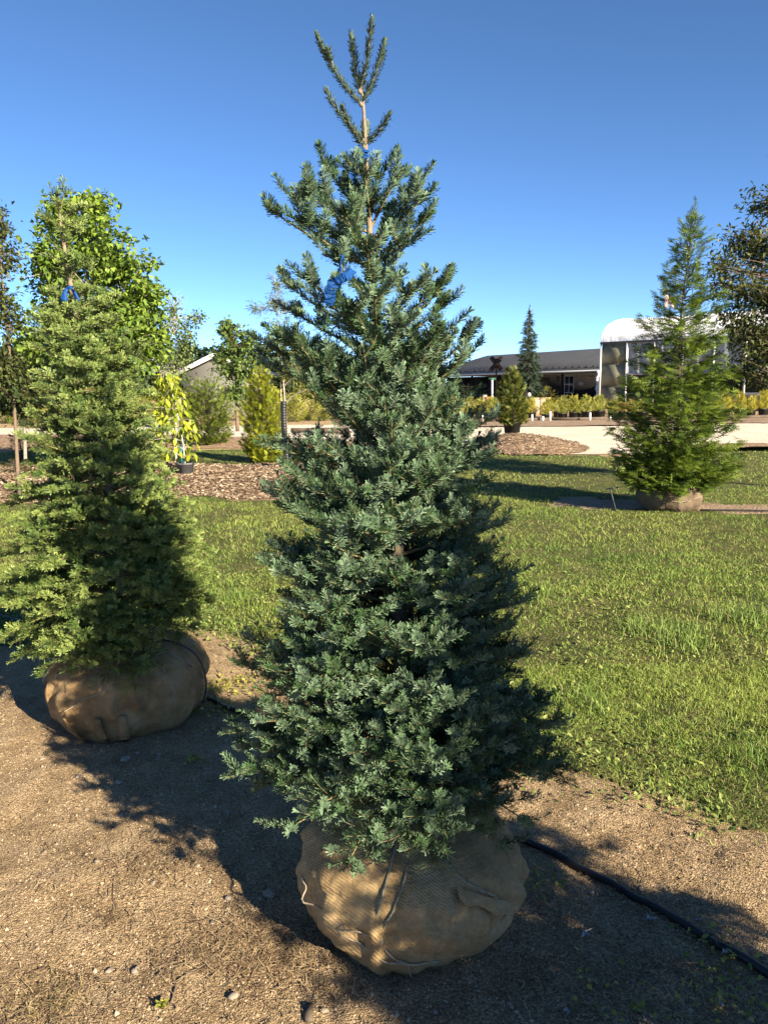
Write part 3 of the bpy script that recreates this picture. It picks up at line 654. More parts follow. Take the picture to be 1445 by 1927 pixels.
def thuja(name, label, cat, base, h, rfun, nf, fl, ca, cb, seed, z0=.12, tpl=FT, lean=(0, 0), group=None, up=.45, root=None, stem_r=.02, m='darkbark', inner=.03, nb=70, fpow=1.15, rise=.12, vary=(.72, 1.16), fuzz=1.0):
    base = np.asarray(base, float)
    t = root or thing(name, label, cat, base, group)
    ax = lambda ff: base+np.stack([lean[0]*ff, lean[1]*ff, z0+(h-z0)*ff], -1)
    fb = np.sort((np.arange(nb)+rng.random(nb))/nb)**fpow; ab = np.arange(nb)*2.39996+rng.normal(0, .35, nb)
    rb_ = rfun(fb)*rng.uniform(vary[0], vary[1], nb); b0 = ax(np.clip(fb-rise, 0, 1)); b1 = ax(fb)+np.stack([rb_*np.cos(ab), rb_*np.sin(ab), rng.normal(0, .012*h, nb)], -1)
    bm = (b0+b1)/2+np.stack([.12*rb_*np.cos(ab), .12*rb_*np.sin(ab), -.10*rb_], -1)
    wgt = np.linalg.norm(b1-b0, axis=1); i = rng.choice(nb, nf, p=wgt/wgt.sum()); u_ = np.sqrt(rng.uniform(inner, 1.0, nf))[:, None]
    p = b0[i]*(1-u_)**2+2*bm[i]*u_*(1-u_)+b1[i]*u_*u_; bd = norm(2*(1-u_)*(bm[i]-b0[i])+2*u_*(b1[i]-bm[i])); f = fb[i]
    sv_ = norm(np.cross(bd, UP)); p = p+sv_*rng.normal(0, 1, (nf, 1))*(.10*fuzz*wgt[i]*(1.25-u_[:, 0]))[:, None]+UP*rng.normal(0, .035*fuzz*wgt.mean(), (nf, 1))
    L = fl*rng.uniform(.6, 1.25, nf)*np.interp(f, [0, .8, 1], [1, .9, .7])
    d = bd+sv_*(rng.choice((-1, 1), nf)*rng.uniform(0, .95, nf))[:, None]+UP*(up*.6+rng.normal(0, .25, nf))[:, None]+rng.normal(0, .22, (nf, 3))
    nn = np.cross(d, np.cross(UP, d))+rng.normal(0, .55, (nf, 3))*np.linalg.norm(d, axis=1)[:, None]
    tb = rng.random(nb)[i]
    V, F, C = place_fronds(p-norm(d)*(L*.35)[:, None], d, nn, L, tpl, mixc(ca, cb, np.clip(rng.random(nf)*.45+tb*.55, 0, 1))*rng.uniform(.8, 1.2, (nf, 1)))
    mb = MB(); tt = np.linspace(0, 1, 10); tp = np.array([base+np.array([lean[0]*q, lean[1]*q, h*.97*q]) for q in tt]); tp[:, 0] += .012*h*np.sin(tt*7)
    mb.tube(tp, np.interp(tt, [0, 1], [stem_r, stem_r*.2]), 7); mb.obj('trunk', M[m], t, smooth=True)
    mb = MB()
    for i in range(nb): mb.tube(bez(b0[i], bm[i], b1[i], 4), stem_r*np.array([.34, .28, .2, .14, .06]), 3, cap=False)
    mb.obj('limbs', M[m], t)
    obj('crown', V, F, M['leaf'], t, col=C)
    return t
def leafy(name, label, cat, base, trunk_top, lobes, ntw, nlv, L, W, ca, cb, r0=.04, bark='greybark', droop=.3, group=None, bare_twigs=0, spread=.28, stems=1, orient=None, shell=.45):
    """lobes [(centre, radii)]"""
    base = np.asarray(base, float); t = thing(name, label, cat, base, group); top = np.asarray(trunk_top, float)
    lim = MB(); tr = MB(); tt = np.linspace(0, 1, 12)[:, None]
    tp = base+(top-base)*tt; tp[:, :2] += .03*np.sin(tt*np.array([[5.0, 7.0]]))*tt*np.linalg.norm(top-base)*.3
    tr.tube(tp, np.linspace(r0, r0*.18, 12), 8)
    for s in range(1, stems):
        e = lobes[s % len(lobes)][0]; tr.tube(bez(base+np.array([.05*s, 0, 0]), (base+e)/2+jit(.15), np.asarray(e, float), 8), np.linspace(r0*.7, r0*.15, 9), 6)
    tr.obj('trunk', M[bark], t, smooth=True)
    vol = np.array([np.prod(l[1])**.667 for l in lobes]); vol /= vol.sum()
    Ps, Ds = [], []
    hubs = []
    for c, r in lobes:
        c = np.asarray(c, float); i = int(np.clip(np.argmin(np.abs(tp[:, 2]-(c[2]-.9*r[2]))), 1, 11)); b = tp[i]
        q = bez(b, (b+c)/2+jit(.08)-UP*.05, c, 6); lim.tube(q, np.linspace(r0*.42, r0*.15, 7), 5, cap=False); hubs.append(q)
    for i in range(ntw):
        k = rng.choice(len(lobes), p=vol); c, r = lobes[k]; d = norm(rng.normal(0, 1, 3)); e = np.asarray(c)+np.asarray(r)*d*(shell+(1-shell)*rng.random()**.6)*rng.uniform(.85, 1.12)
        hb = hubs[k][rng.integers(2, 7)] if rng.random() < .8 else tp[int(np.clip(np.argmin(np.abs(tp[:, 2]-e[2]+.3)), 2, 11))]
        q = bez(hb, (hb+e)/2+jit(.1*np.linalg.norm(e-hb)), e, 4); lim.tube(q, np.linspace(r0*.13, r0*.04, 5), 3, cap=False)
        n = max(1, int(nlv*rng.uniform(.4, 1.6))); u = 1-.75*rng.random(n)**1.6
        pos = np.stack([np.interp(u, np.linspace(0, 1, 5), q[:, j]) for j in range(3)], -1)+rng.normal(0, spread*.25, (n, 3))*np.array([1, 1, .8])
        Ps.append(pos); Ds.append(norm(pos-q[1])*.5+rng.normal(0, .8, (n, 3))-UP*droop)
    for i in range(bare_twigs):
        c, r = lobes[-1]; e = np.asarray(c)+np.array([rng.normal(0, r[0]*.6), rng.normal(0, r[1]*.6), r[2]*rng.uniform(.8, 1.7)]); b = tp[-3]
        lim.tube(bez(b, (b+e)/2+jit(.06), e, 5), np.linspace(r0*.15, r0*.04, 6), 3, cap=False)
    lim.obj('limbs', M[bark], t)
    p = np.vstack(Ps); d = np.vstack(Ds); n = len(p)
    tn = np.clip(rng.random(n)*.7+.5*(vnoise(p[:, 0]*1.0+p[:, 1], p[:, 2], 2.1, 3)-.2), 0, 1)
    V, F, C = leafcards(p, d, L*rng.uniform(.6, 1.2, n), W*rng.uniform(.7, 1.2, n), mixc(ca, cb, tn)*rng.uniform(.8, 1.2, (n, 1)), fold=.16, droop=.12)
    obj('crown', V, F, M['leaf'], t, col=C)
    return t
def A(px, py, Y, d=0.0): return P(px, py, Y+d)
def ground_at(px, Y): q = P(px, 800, Y); return np.array([q[0], q[1], 0.0])
def lobe(px, py, Y, rx, ry, rz, d=0.0):          # radii in metres
    return (P(px, py, Y+d), (rx, ry, rz))

# --- the arborvitae in burlap, on the right
RTop = P(1303, 398, RT[1]); hR = RTop[2]
rR = lambda f: np.interp(f, [0, .05, .2, .4, .52, .62, .72, .85, .97, 1], [.50, .70, .73, .65, .58, .46, .34, .22, .13, .03])
t_r = thing('balled_arborvitae', 'tall loose arborvitae with thin leader in a burlap ball on the lawn', 'conifer', RT, 'balled and burlapped trees')
thuja('', '', '', RT+np.array([0, 0, .22]), hR-.22, rR, 10500, .14, (.020, .058, .011), (.20, .275, .034), 2, z0=.15, root=t_r, lean=(RTop[0]-RT[0], 0), stem_r=.024, up=.0, nb=460, fpow=2.15, rise=.04, inner=.015, vary=(.45, 1.22), tpl=FTF, fuzz=2.2)
ballR = Ball(RT+np.array([0, 0, -.03]), .40, .42, 5.0, folds=((-2.3, .8, -2.0, .1, .06, .03), (-1.4, .7, -1.2, .05, .06, .04), (-.8, .8, -.9, .2, .06, .03)))
rr_ = ballR.build(t_r, M['burlap_shaded'], 64, 28)
twine(rr_, ballR, [(-2.2, .5), (-1.6, .4), (-.9, .55)], .004, M['twine'])
k = MB(); q = [P(1252, 553, RT[1]-.1), P(1256, 562, RT[1]-.12), P(1253, 578, RT[1]-.1)]; strip(k, bez(q[0], q[1], q[2], 6), .055, np.array([.3, -1, .2]))
q = [P(1258, 566, RT[1]-.1), P(1262, 572, RT[1]-.1), P(1266, 580, RT[1]-.1)]; strip(k, bez(q[0], q[1], q[2], 6), .04, np.array([-.2, -1, .2]))
e_ = P(1250, 551, RT[1]-.1); a_ = P(1296, 575, RT[1]); mt = MB(); qq = bez(a_, (a_+e_)/2-UP*.04, e_, 6); mt.tube(qq, .005, 4); mt.obj('twig', M['darkbark'], t_r)
qi = rng.integers(1, 7, 26); dd = norm(e_-a_)+rng.normal(0, .6, (26, 3)); V, F, C = place_fronds(qq[qi], dd, rng.normal(0, 1, (26, 3)), rng.uniform(.07, .12, 26), FTF, mixc((.03, .06, .012), (.2, .24, .04), rng.random(26))); obj('twig_sprays', V, F, M['leaf'], t_r, col=C)
k.single('striped_ribbon', M['pink'], P(1254, 560, RT[1]-.1), 'pink and white ribbon tied to a twig of the tall arborvitae', 'ribbon')
# plant label on a stake
lp = G(1160, 962); k = thing('plant_label', 'tilted black plant label on a thin stake in the lawn', 'plant label', lp)
mb = MB(); a = np.array([lp[0], lp[1], -.03]); b = P(1148, 922, lp[1]); mb.bar(a, b, .022, .008); mb.obj('stake', M['pot_grey'], k)
mb = MB(); mb.bar(b+np.array([-.06, 0, .012]), b+np.array([.09, -.03, .035]), .05, .008); mb.obj('label_plate', M['black_plastic'], k)

# --- potted arborvitae on the mulch mound
pc = P(963, 822, 20.6); zt = float(moundz(pc[0], pc[1])); pc = np.array([pc[0], pc[1], zt-.02])
t = thing('potted_arborvitae', 'loose green arborvitae in a black pot on a mulch mound', 'conifer', pc)
mb = MB(); mb.lathe([(0, .0), (.19, 0), (.235, .32), (.25, .32), (.25, .36), (.22, .36), (.215, .31), (0, .31)], pc, 20); mb.obj('pot', M['black_plastic'], t)
hp = P(958, 690, 20.6)[2]-pc[2]
thuja('', '', '', pc+np.array([0, 0, .30]), hp-.30, lambda f: np.interp(f, [0, .1, .3, .5, .62, .8, 1], [.30, .42, .36, .32, .34, .26, .08]), 1500, .17, (.03, .055, .012), (.20, .22, .04), 4, z0=.02, root=t, stem_r=.02, lean=(-.05, 0), nb=120, fuzz=2.2)
# --- weeping spruce by the shop
sb = ground_at(992, 44); st = P(990, 580, 44)
t = thing('weeping_spruce', 'narrow dark blue green weeping spruce in front of the dark roof', 'conifer', sb)
def narrow(f): return np.interp(f, [0, .15, .4, .7, .95, 1], [.85, .80, .62, .42, .12, .03])
thuja('', '', '', sb, st[2], narrow, 3600, .30, (.022, .042, .026), (.08, .115, .072), 6, z0=.2, tpl=FT3, root=t, up=-.9, stem_r=.07, nb=420, rise=-.0)
# --- round arborvitae left, and the bright one
b = ground_at(391, 21.5); thuja('round_arborvitae', 'rounded mid green arborvitae on the far mulch bed before the grey shed', 'shrub', b, P(395, 708, 21.5)[2], lambda f: np.interp(f, [0, .15, .4, .7, .9, 1], [.48, .66, .72, .66, .48, .20]), 2600, .15, (.045, .085, .012), (.19, .24, .03), 1, z0=.08, up=.8, nb=260, fuzz=2.4, rise=.25)
b = ground_at(493, 16.6); thuja('golden_arborvitae', 'bright lime green arborvitae beside the black corrugated pipe', 'shrub', b, P(487, 690, 16.6)[2], lambda f: np.interp(f, [0, .12, .35, .6, .85, 1], [.32, .44, .46, .40, .28, .06]), 2600, .14, (.09, .13, .012), (.34, .36, .03), 3, z0=.05, up=.7, nb=260, fuzz=2.4, rise=.2)
b = ground_at(36, 17.5); thuja('golden_shrub', 'small golden shrub in the shade behind the slim trunk', 'shrub', b, .75, lambda f: np.interp(f, [0, .3, .8, 1], [.2, .3, .25, .05]), 300, .12, (.13, .12, .015), (.30, .25, .03), 5, z0=.02, tpl=FT3)
for (px, Y, hh, w_, lab) in ((20, 13.2, .45, .32, 'low dark purple shrub on the shaded mulch'), (700, 26.5, 1.3, .5, 'olive shrub on the far bed glimpsed through the largest fir')):
    b = ground_at(px, Y); thuja('low_shrub', lab, 'shrub', b, hh, lambda f, w_=w_: np.interp(f, [0, .3, .8, 1], [w_*.7, w_, w_*.8, .05]), 260, .12, (.05, .05, .02), (.16, .14, .05), 7, z0=.02, tpl=FT3)

# --- deciduous trees on the left
LG, LB = (.055, .115, .018), (.24, .34, .05)
Y = 14.2; b = ground_at(175, Y)
leafy('maple_tree', 'tall broad maple with light green leaves behind the yellow green fir', 'tree', b, P(160, 400, Y),
      [lobe(125, 410, Y, .55, .5, .45), lobe(180, 385, Y, .38, .4, .35, .2), lobe(90, 470, Y, .5, .5, .5), lobe(190, 470, Y, .75, .7, .65), lobe(255, 500, Y, .40, .5, .45), lobe(120, 560, Y, .8, .8, .7, .3), lobe(235, 580, Y, .85, .8, .75), lobe(280, 560, Y, .42, .5, .5), lobe(200, 660, Y, .95, .9, .7), lobe(290, 640, Y, .42, .6, .5, .4), lobe(90, 640, Y, .6, .6, .6)],
      580, 27, .115, .085, LG, LB, r0=.07, bark='greybark', stems=4, droop=.45, spread=.3, bare_twigs=6, shell=.25)
Y = 11.6; b = ground_at(25, Y)
leafy('slim_tree', 'slim dark leaved tree with reddish shoots beside the maple', 'tree', b, P(2, 420, Y),
      [lobe(2, 410, Y, .17, .25, .30), lobe(12, 480, Y, .20, .3, .3), lobe(-15, 560, Y, .4, .4, .45), lobe(18, 600, Y, .26, .3, .35), lobe(0, 690, Y, .45, .45, .40), lobe(28, 720, Y, .25, .3, .4), lobe(-30, 460, Y, .3, .3, .4)],
      230, 15, .085, .05, (.030, .055, .016), (.13, .15, .045), r0=.032, bark='bark', droop=.2, spread=.25)
Y = 15.6; b = ground_at(42, Y)
leafy('shade_tree', 'small dense tree with dark lower leaves on the shaded bed', 'tree', b, P(38, 640, Y), [lobe(25, 690, Y, .5, .5, .5), lobe(50, 740, Y, .55, .6, .35), lobe(10, 760, Y, .5, .5, .3), lobe(60, 650, Y, .4, .4, .5)], 170, 16, .10, .06, (.022, .05, .012), (.09, .125, .025), r0=.04, bark='greybark')
Y = 16.4; b = ground_at(328, Y)
leafy('birch_tree', 'sparse young birch with bare twigs above thin grey green leaves', 'tree', b, P(326, 575, Y),
      [lobe(325, 690, Y, .48, .5, .45), lobe(300, 620, Y, .28, .3, .35), lobe(350, 640, Y, .32, .3, .35), lobe(375, 600, Y, .22, .25, .15), lobe(330, 590, Y, .2, .2, .3)], 220, 11, .075, .055, (.06, .11, .03), (.24, .31, .10), r0=.026, bark='whitebark', bare_twigs=26, spread=.25)
Y = 28.5; b = ground_at(447, Y)
leafy('pear_tree', 'small upright dark green tree with dark trunk in front of the grey shed', 'tree', b, P(440, 620, Y),
      [lobe(440, 640, Y, .62, .6, .75), lobe(420, 680, Y, .55, .6, .6), lobe(462, 690, Y, .55, .6, .6), lobe(440, 730, Y, .55, .5, .5), lobe(425, 620, Y, .3, .4, .4), lobe(465, 640, Y, .35, .4, .5)], 260, 12, .16, .11, (.04, .09, .022), (.16, .235, .06), r0=.075, bark='bark')
# bald cypress with its black corrugated trunk guard
Y = 14.0; b = ground_at(541, Y); ct = P(519, 515, Y)
t = leafy('cypress_tree', 'feathery young cypress with black corrugated trunk guard', 'tree', b, ct,
      [lobe(520, 530, Y, .12, .14, .13), lobe(490, 575, Y, .30, .2, .09), lobe(548, 575, Y, .24, .2, .10), lobe(520, 560, Y, .15, .15, .2), lobe(535, 620, Y, .35, .3, .25), lobe(560, 690, Y, .35, .3, .3), lobe(515, 640, Y, .2, .2, .2), lobe(590, 730, Y, .3, .25, .22)],
      120, 26, .10, .012, (.09, .12, .018), (.30, .31, .06), r0=.026, bark='greybark', spread=.16, droop=.05)
mb = MB(); q0 = np.array([b[0], b[1], .03]); q1 = P(534, 755, Y); n = 110; tt = np.linspace(0, 1, n)[:, None]; pts = bez(q0, (q0+q1)/2+np.array([-.055, 0, 0]), q1, n-1)
mb.tube(pts, .053+.005*np.sin(np.arange(n)*2*math.pi/4), 14); mb.obj('trunk_guard', M['black_plastic'], t, smooth=True)
mb = MB(); s0 = ground_at(533, Y+.15); mb.tube([s0, P(528, 720, Y+.15)], .011, 6); mb.obj('bamboo_stake', M['palewood'], t)
# big-leaved young tree in a grey pot
Y = 13.3; pp = P(350, 897, Y); pz = .06; b = np.array([pp[0], Y, pz])
t = thing('potted_magnolia', 'young tree with large drooping lime leaves in a grey nursery pot', 'tree', b)
mb = MB(); mb.lathe([(0, 0), (.125, 0), (.145, .24), (.16, .24), (.16, .275), (.14, .275), (.135, .22), (0, .22)], b, 22); mb.obj('pot', M['pot_grey'], t)
mb = MB(); q = bez(b+UP*.2, P(345, 800, Y), P(312, 700, Y), 10); mb.tube(q, np.linspace(.014, .006, 11), 6); mb.obj('trunk', M['whitebark'], t)
mb = MB(); mb.tube([b+np.array([-.05, 0, .2]), b+np.array([-.06, 0, .62])], .018, 6); mb.obj('stake_wrap', M['teal'], t)
n = 430; fy = rng.random(n); cx = np.interp(fy, [0, 1], [335, 312]); hw = np.interp(fy, [0, .25, .6, 1], [34, 45, 36, 14]); px_ = cx+hw*rng.uniform(-1, 1, n); py_ = np.interp(fy, [0, 1], [858, 700])
p = np.array([P(a, c, Y+rng.normal(0, .25)) for a, c in zip(px_, py_)]); cen = np.array([P(c, 780, Y) for c in cx]); d = p-cen; d[:, 2] = -.9*np.abs(rng.normal(.7, .5, n)); d += rng.normal(0, .25, (n, 3))
V, F, C = leafcards(p, d, rng.uniform(.12, .20, n), rng.uniform(.055, .085, n), mixc((.12, .19, .012), (.36, .38, .03), rng.random(n)), fold=.1); obj('crown', V, F, M['leaf'], t, col=C)
mb = MB()
for i in range(0, n, 4): a = q[int(np.clip((1-(py_[i]-700)/160)*10+1, 1, 10))]; mb.tube([a, (a+p[i])/2+UP*.04, p[i]], .003, 3, cap=False)
mb.obj('limbs', M['whitebark'], t)
# --- oak on the right
Y = 11.2; b = ground_at(1560, Y)
leafy('oak_tree', 'dark leaved oak reaching over the tall arborvitae', 'tree', b, P(1545, 300, Y),
      [lobe(1445, 375, Y, .38, .4, .28), lobe(1400, 450, Y, .42, .5, .33), lobe(1465, 470, Y, .5, .6, .4), lobe(1355, 500, Y, .28, .4, .25), lobe(1335, 535, Y, .24, .35, .18), lobe(1400, 550, Y, .5, .6, .35), lobe(1460, 570, Y, .5, .6, .4), lobe(1420, 640, Y, .45, .5, .38), lobe(1400, 690, Y, .35, .4, .25), lobe(1465, 660, Y, .4, .5, .4), lobe(1372, 600, Y, .3, .4, .25), lobe(1545, 320, Y, .6, .6, .45), lobe(1590, 420, Y, .7, .7, .6), lobe(1540, 540, Y, .6, .7, .6), lobe(1650, 540, Y, .7, .7, .6), lobe(1600, 660, Y, .6, .6, .4)],
      860, 24, .095, .036, (.020, .038, .013), (.12, .14, .045), r0=.055, bark='bark', droop=.15, spread=.3, shell=.2)
# --- far wood behind everything on the left
n = 15000; X = rng.uniform(-75, 8, n); dep = rng.uniform(0, 6, n); hh = 5.2+3.2*vnoise(X, X*0, .13, 1)+1.6*vnoise(X, X*0, .5, 2)-np.clip((X+16)/10, 0, 1)*3.4
z = hh*rng.random(n)**.55; p = np.stack([X, 105+dep-np.sin(z)*1.0, z], -1)
V, F, C = leafcards(p, rng.normal(0, 1, (n, 3)), rng.uniform(.5, 1.1, n), rng.uniform(.4, .8, n), mixc((.03, .055, .03), (.075, .105, .05), np.clip(vnoise(X, z, .35, 4)+rng.normal(0, .2, n), 0, 1)))
mb = MB(); mb.box((-33, 112, 2.1), (84, 1.5, 4.2)); fw = obj('distant_wood', np.vstack([V, np.vstack(mb.V)]), [F, np.vstack(mb.F4)+len(V)], M['leaf'], col=np.vstack([C, np.tile([.035, .06, .03], (8, 1))]), kind='stuff'); fw['label'] = 'hazy dark green wood far behind the nursery'; fw['category'] = 'wood'

# --- rows of potted shrubs along the far side of the gravel
def shrub_mesh(seed, ca, cb):
    n = 150; f = rng.random(n); az = rng.uniform(0, 6.28, n); r = np.interp(f, [0, .3, .7, 1], [.12, .25, .20, .04])*np.sqrt(rng.uniform(.1, 1, n))
    p = np.stack([r*np.cos(az), r*np.sin(az), .24+.52*f], -1); d = np.stack([np.cos(az)*.5, np.sin(az)*.5, .9+0*az], -1)+rng.normal(0, .3, (n, 3))
    return place_fronds(p-norm(d)*.06, d, rng.normal(0, 1, (n, 3)), rng.uniform(.10, .20, n), FT3, mixc(ca, cb, rng.random(n)))
kinds = []
for i, (ca, cb) in enumerate((((.11, .13, .02), (.33, .33, .06)), ((.19, .18, .02), (.42, .38, .05)), ((.10, .12, .025), (.28, .28, .06)), ((.22, .16, .03), (.42, .30, .06)))):
    V, F, C = shrub_mesh(i, ca, cb); kinds.append(mesh_data('crown', V, F, M['leaf'], C))
mb = MB(); mb.lathe([(0, 0), (.12, 0), (.145, .24), (.155, .24), (.155, .27), (.135, .27), (.13, .22), (0, .22)], (0, 0, 0), 12); potm = mesh_data('pot', np.vstack(mb.V), np.vstack(mb.F4), M['black_plastic'])
kl = ('yellow green potted shrub in the rows along the gravel', 'golden potted shrub in the rows along the gravel', 'olive potted shrub in the rows along the gravel', 'orange tipped potted shrub in the rows along the gravel')
for row, Y in enumerate((34.2, 35.9, 37.6)):
    for i in range(36):
        X = 3.0+.60*i+rng.normal(0, .10)+.3*row; pxx = CX+X/Y*FPX
        if pxx > 1470 or (1215 < pxx < 1335): continue
        golden = pxx > 1340
        kd = int(rng.choice(4, p=(.0, .9, .1, .0) if golden else ((.62, .06, .30, .02) if pxx < 1000 else (.42, .22, .26, .10))))
        zz = float(.012+.05*vnoise(X, Y, .8, 1)) if Y < 34.4 else 0.0
        t = thing('potted_shrub', kl[kd], 'potted shrub', (X, Y+rng.normal(0, .1), zz), 'potted shrubs in rows along the gravel'); s = rng.uniform(.95, 1.35); t.scale = (s*rng.uniform(.85, 1.1), s, s*(1.12 if golden else 1)); t.rotation_euler = (0, 0, rng.uniform(0, 6))
        o = bpy.data.objects.new('crown', kinds[kd]); COL.objects.link(o); o.parent = t
        o = bpy.data.objects.new('pot', potm); COL.objects.link(o); o.parent = t

# shrubs on the bare ground beyond the gravel, seen between the trees on the left
for i, (px, Y, s) in enumerate(((548, 36, 2.2), (575, 38, 2.8), (602, 36.5, 2.0), (628, 39, 3.0), (655, 37, 2.3), (690, 38, 2.6), (520, 39, 2.6), (470, 38, 2.4), (350, 37, 2.5), (300, 38, 2.9), (255, 37, 2.3), (15, 38, 3.0), (45, 39, 2.6), (75, 38, 3.0), (-20, 38, 2.8))):
    g = ground_at(px, Y); o = bpy.data.objects.new('nursery_shrub', kinds[2 if i % 3 else 0]); COL.objects.link(o)
    o.location = (g[0], g[1], -.22*s); o.scale = (s*1.5, s*1.3, s); o.rotation_euler = (0, 0, i*1.3); tag(o, 'wide olive nursery shrub growing beyond the gravel', 'shrub', 'shrubs beyond the gravel')
# ================================================================ BUILDINGS
# --- the long shop with its dark metal roof
Rc = P(1128, 696, 60.0); U = np.array([-.51, .86, 0]); U /= np.linalg.norm(U); Vv = np.array([U[1], -U[0], 0]); EZ = Rc[2]; O = np.array([Rc[0], Rc[1], 0])
t = thing('farm_shop', 'long low shop with dark grey hipped metal roof and shaded porch', 'building', O+U*9+Vv*3)
def S(u, v, z): return O+U*u+Vv*v+UP*z
LEN, HALF = 25.0, 5.2; RZ = P(1130, 651, (O+Vv*HALF)[1])[2]
hip = 4.6
e = [S(-6, 0, EZ), S(LEN, 0, EZ), S(LEN, 2*HALF, EZ), S(-6, 2*HALF, EZ)]; rg = [S(-6, HALF, RZ), S(LEN-hip, HALF, RZ)]
mb = MB(); th = np.array([0, 0, -.12])
pts = e+rg+[q+th for q in e+rg]
mb.add(pts, [[0, 4, 5, 1], [2, 5, 4, 3], [6, 7, 11, 10], [8, 9, 10, 11], [0, 1, 7, 6], [1, 2, 8, 7], [2, 3, 9, 8], [3, 0, 6, 9]], [[1, 5, 2], [0, 3, 4], [7, 8, 11], [6, 10, 9]])
roof = mb.obj('roof', M['roof'], t)
sl = norm(S(0, HALF, RZ)-S(0, 0, EZ)); nrm = norm(np.cross(U, sl)); nrm = nrm if nrm[2] > 0 else -nrm
mb = MB()
for u in np.arange(-5.6, LEN-.4, .46):
    f = min(1.0, (LEN-u)/hip); mb.bar(S(u, 0, EZ)+nrm*.012+sl*.05, S(u, 0, EZ)+(S(u, HALF, RZ)-S(u, 0, EZ))*f*.985+nrm*.012, .035, .03)
mb.obj('roof_seams', M['roof'], roof)['kind'] = 'stuff'
sg = MB(); sg.box((0, 0, 0), (.16, .10, .16)); sgm = mesh_data('snow_guard', np.vstack(sg.V), np.vstack(sg.F4), M['darkwall'])
for u in np.arange(-1.0, LEN-1.6, .75):
    o = bpy.data.objects.new('snow_guard', sgm); COL.objects.link(o); o.parent = roof; o.location = tuple(S(u, .62, EZ+.62*sl[2]/np.hypot(sl[0], sl[1])+.08)-worigin(roof))
mb = MB(); mb.bar(S(-6, -.07, EZ-.06), S(LEN+.02, -.07, EZ-.06), .12, .16); mb.obj('gutter', M['trim'], t)
mb = MB(); mb.box(S((LEN-6)/2-.3, 2.6+3.5, EZ/2-.1), (LEN+4, 7, EZ-.25), rz=math.atan2(U[1], U[0])); mb.obj('wall', M['darkwall'], t)
mb = MB(); mb.box(S((LEN-6)/2-.3, 1.3, EZ-.17), (LEN+4, 2.5, .04), rz=math.atan2(U[1], U[0])); mb.obj('porch_ceiling', M['darkwall'], t)
mb = MB(); mb.box(S((LEN-6)/2, 1.2, .06), (LEN+5, 2.6, .12), rz=math.atan2(U[1], U[0])); mb.obj('porch_floor', M['wood'], t)
for u in (.4, 4.3, 8.4, 12.4, 16.4, 20.4, 24.4):
    mb = MB(); mb.bar(S(u, .25, .12), S(u, .25, EZ-.14), .16, .16); mb.obj('porch_post', M['darkwall'] if u > .6 else M['white'], t)
for (px, wd_) in ((1070, 1.05), (910, 1.0), (880, 1.0)):
    r_ = ray(px, 722); k_ = O+Vv*2.55; A2 = np.array([[r_[0], -U[0]], [r_[1], -U[1]]]); tt, uu = np.linalg.solve(A2, np.array([k_[0], k_[1]]))
    wnd = MB(); c = S(uu, 2.58, 1.55)
    for du in (-wd_/2, 0, wd_/2): wnd.bar(c+U*du-UP*.70, c+U*du+UP*.70, .08, .07)
    for dz in (-.70, 0, .70): wnd.bar(c-U*(wd_/2+.04)+UP*dz, c+U*(wd_/2+.04)+UP*dz, .07, .09)
    o = wnd.obj('window', M['trim'] if px > 1000 else M['darkwall'], t); g = MB(); g.box(c+Vv*.01, (wd_, .03, 1.4), rz=math.atan2(U[1], U[0])); g.obj('pane', M['glass'], o)
for px, wd_, hh, zc, mm in ((1108, .8, .25, 2.15, 'palewood'), (1093, .5, .3, 1.6, 'trim'), (1048, .35, .5, 2.0, 'wood'), (1025, 1.0, 2.0, 1.15, 'wood')):
    r_ = ray(px, 722); k_ = O+Vv*2.5; tt, uu = np.linalg.solve(np.array([[r_[0], -U[0]], [r_[1], -U[1]]]), np.array([k_[0], k_[1]]))
    mb = MB(); mb.box(S(uu, 2.54, zc), (wd_, .06, hh), rz=math.atan2(U[1], U[0])); mb.obj('door' if hh > 1.5 else 'wall_plaque', M[mm], t)
# spiral-wrapped white downspout at the near corner
mb = MB(); n = 60; zz = np.linspace(EZ-.1, .4, n); q = np.stack([O[0]-.25+.07*np.sin(zz*9), O[1]-.45+0*zz, zz], -1); mb.tube(q, .10+.03*np.sin(np.arange(n)*1.4), 8); mb.obj('downspout', M['white'], t, smooth=True)

# --- the greenhouse with its white film vault
A0 = P(1131, 645, 48.5); GZ = A0[2]; A0 = np.array([A0[0], A0[1], 0]); gu = norm(np.array([.72, -.69, 0])); gv = np.array([-gu[1], gu[0], 0])
t = thing('greenhouse', 'greenhouse with white film vault and rolled grey side curtain', 'greenhouse', A0+gu*6+gv*4)
def T(u, v, z): return A0+gu*u+gv*v+UP*z
GL, GW = 22.0, 8.4; GR = P(1187, 602, (A0+gv*GW/2)[1])[2]-GZ; rz = math.atan2(gu[1], gu[0])
n, m_ = 28, 70; a = np.linspace(0, math.pi, n+1)
us = np.linspace(0, GL, m_+1); V = []
for i, u in enumerate(us):
    s = 1-.018*abs(math.sin(math.pi*u/1.6))+(.0 if 0 < i < m_ else 0)
    for q in a: V.append(T(u, GW/2-GW/2*math.cos(q), GZ+.03+GR*math.sin(q)**.8*s))
V = np.array(V); F = [[i*(n+1)+j, (i+1)*(n+1)+j, (i+1)*(n+1)+j+1, i*(n+1)+j+1] for i in range(m_) for j in range(n)]
vlt = obj('vault', V, np.array(F), M['poly'], t, smooth=True)
mb = MB()
for u in (0.0,): mb.add(np.vstack([V[:n+1], [T(0, GW/2, GZ)]]), [], [[j, j+1, n+1] for j in range(n)])
mb.obj('gable_film', M['poly'], t)
mb = MB(); mb.tube(V[:n+1]+UP*.02, .035, 6); mb.obj('end_hoop', M['steel'], t)
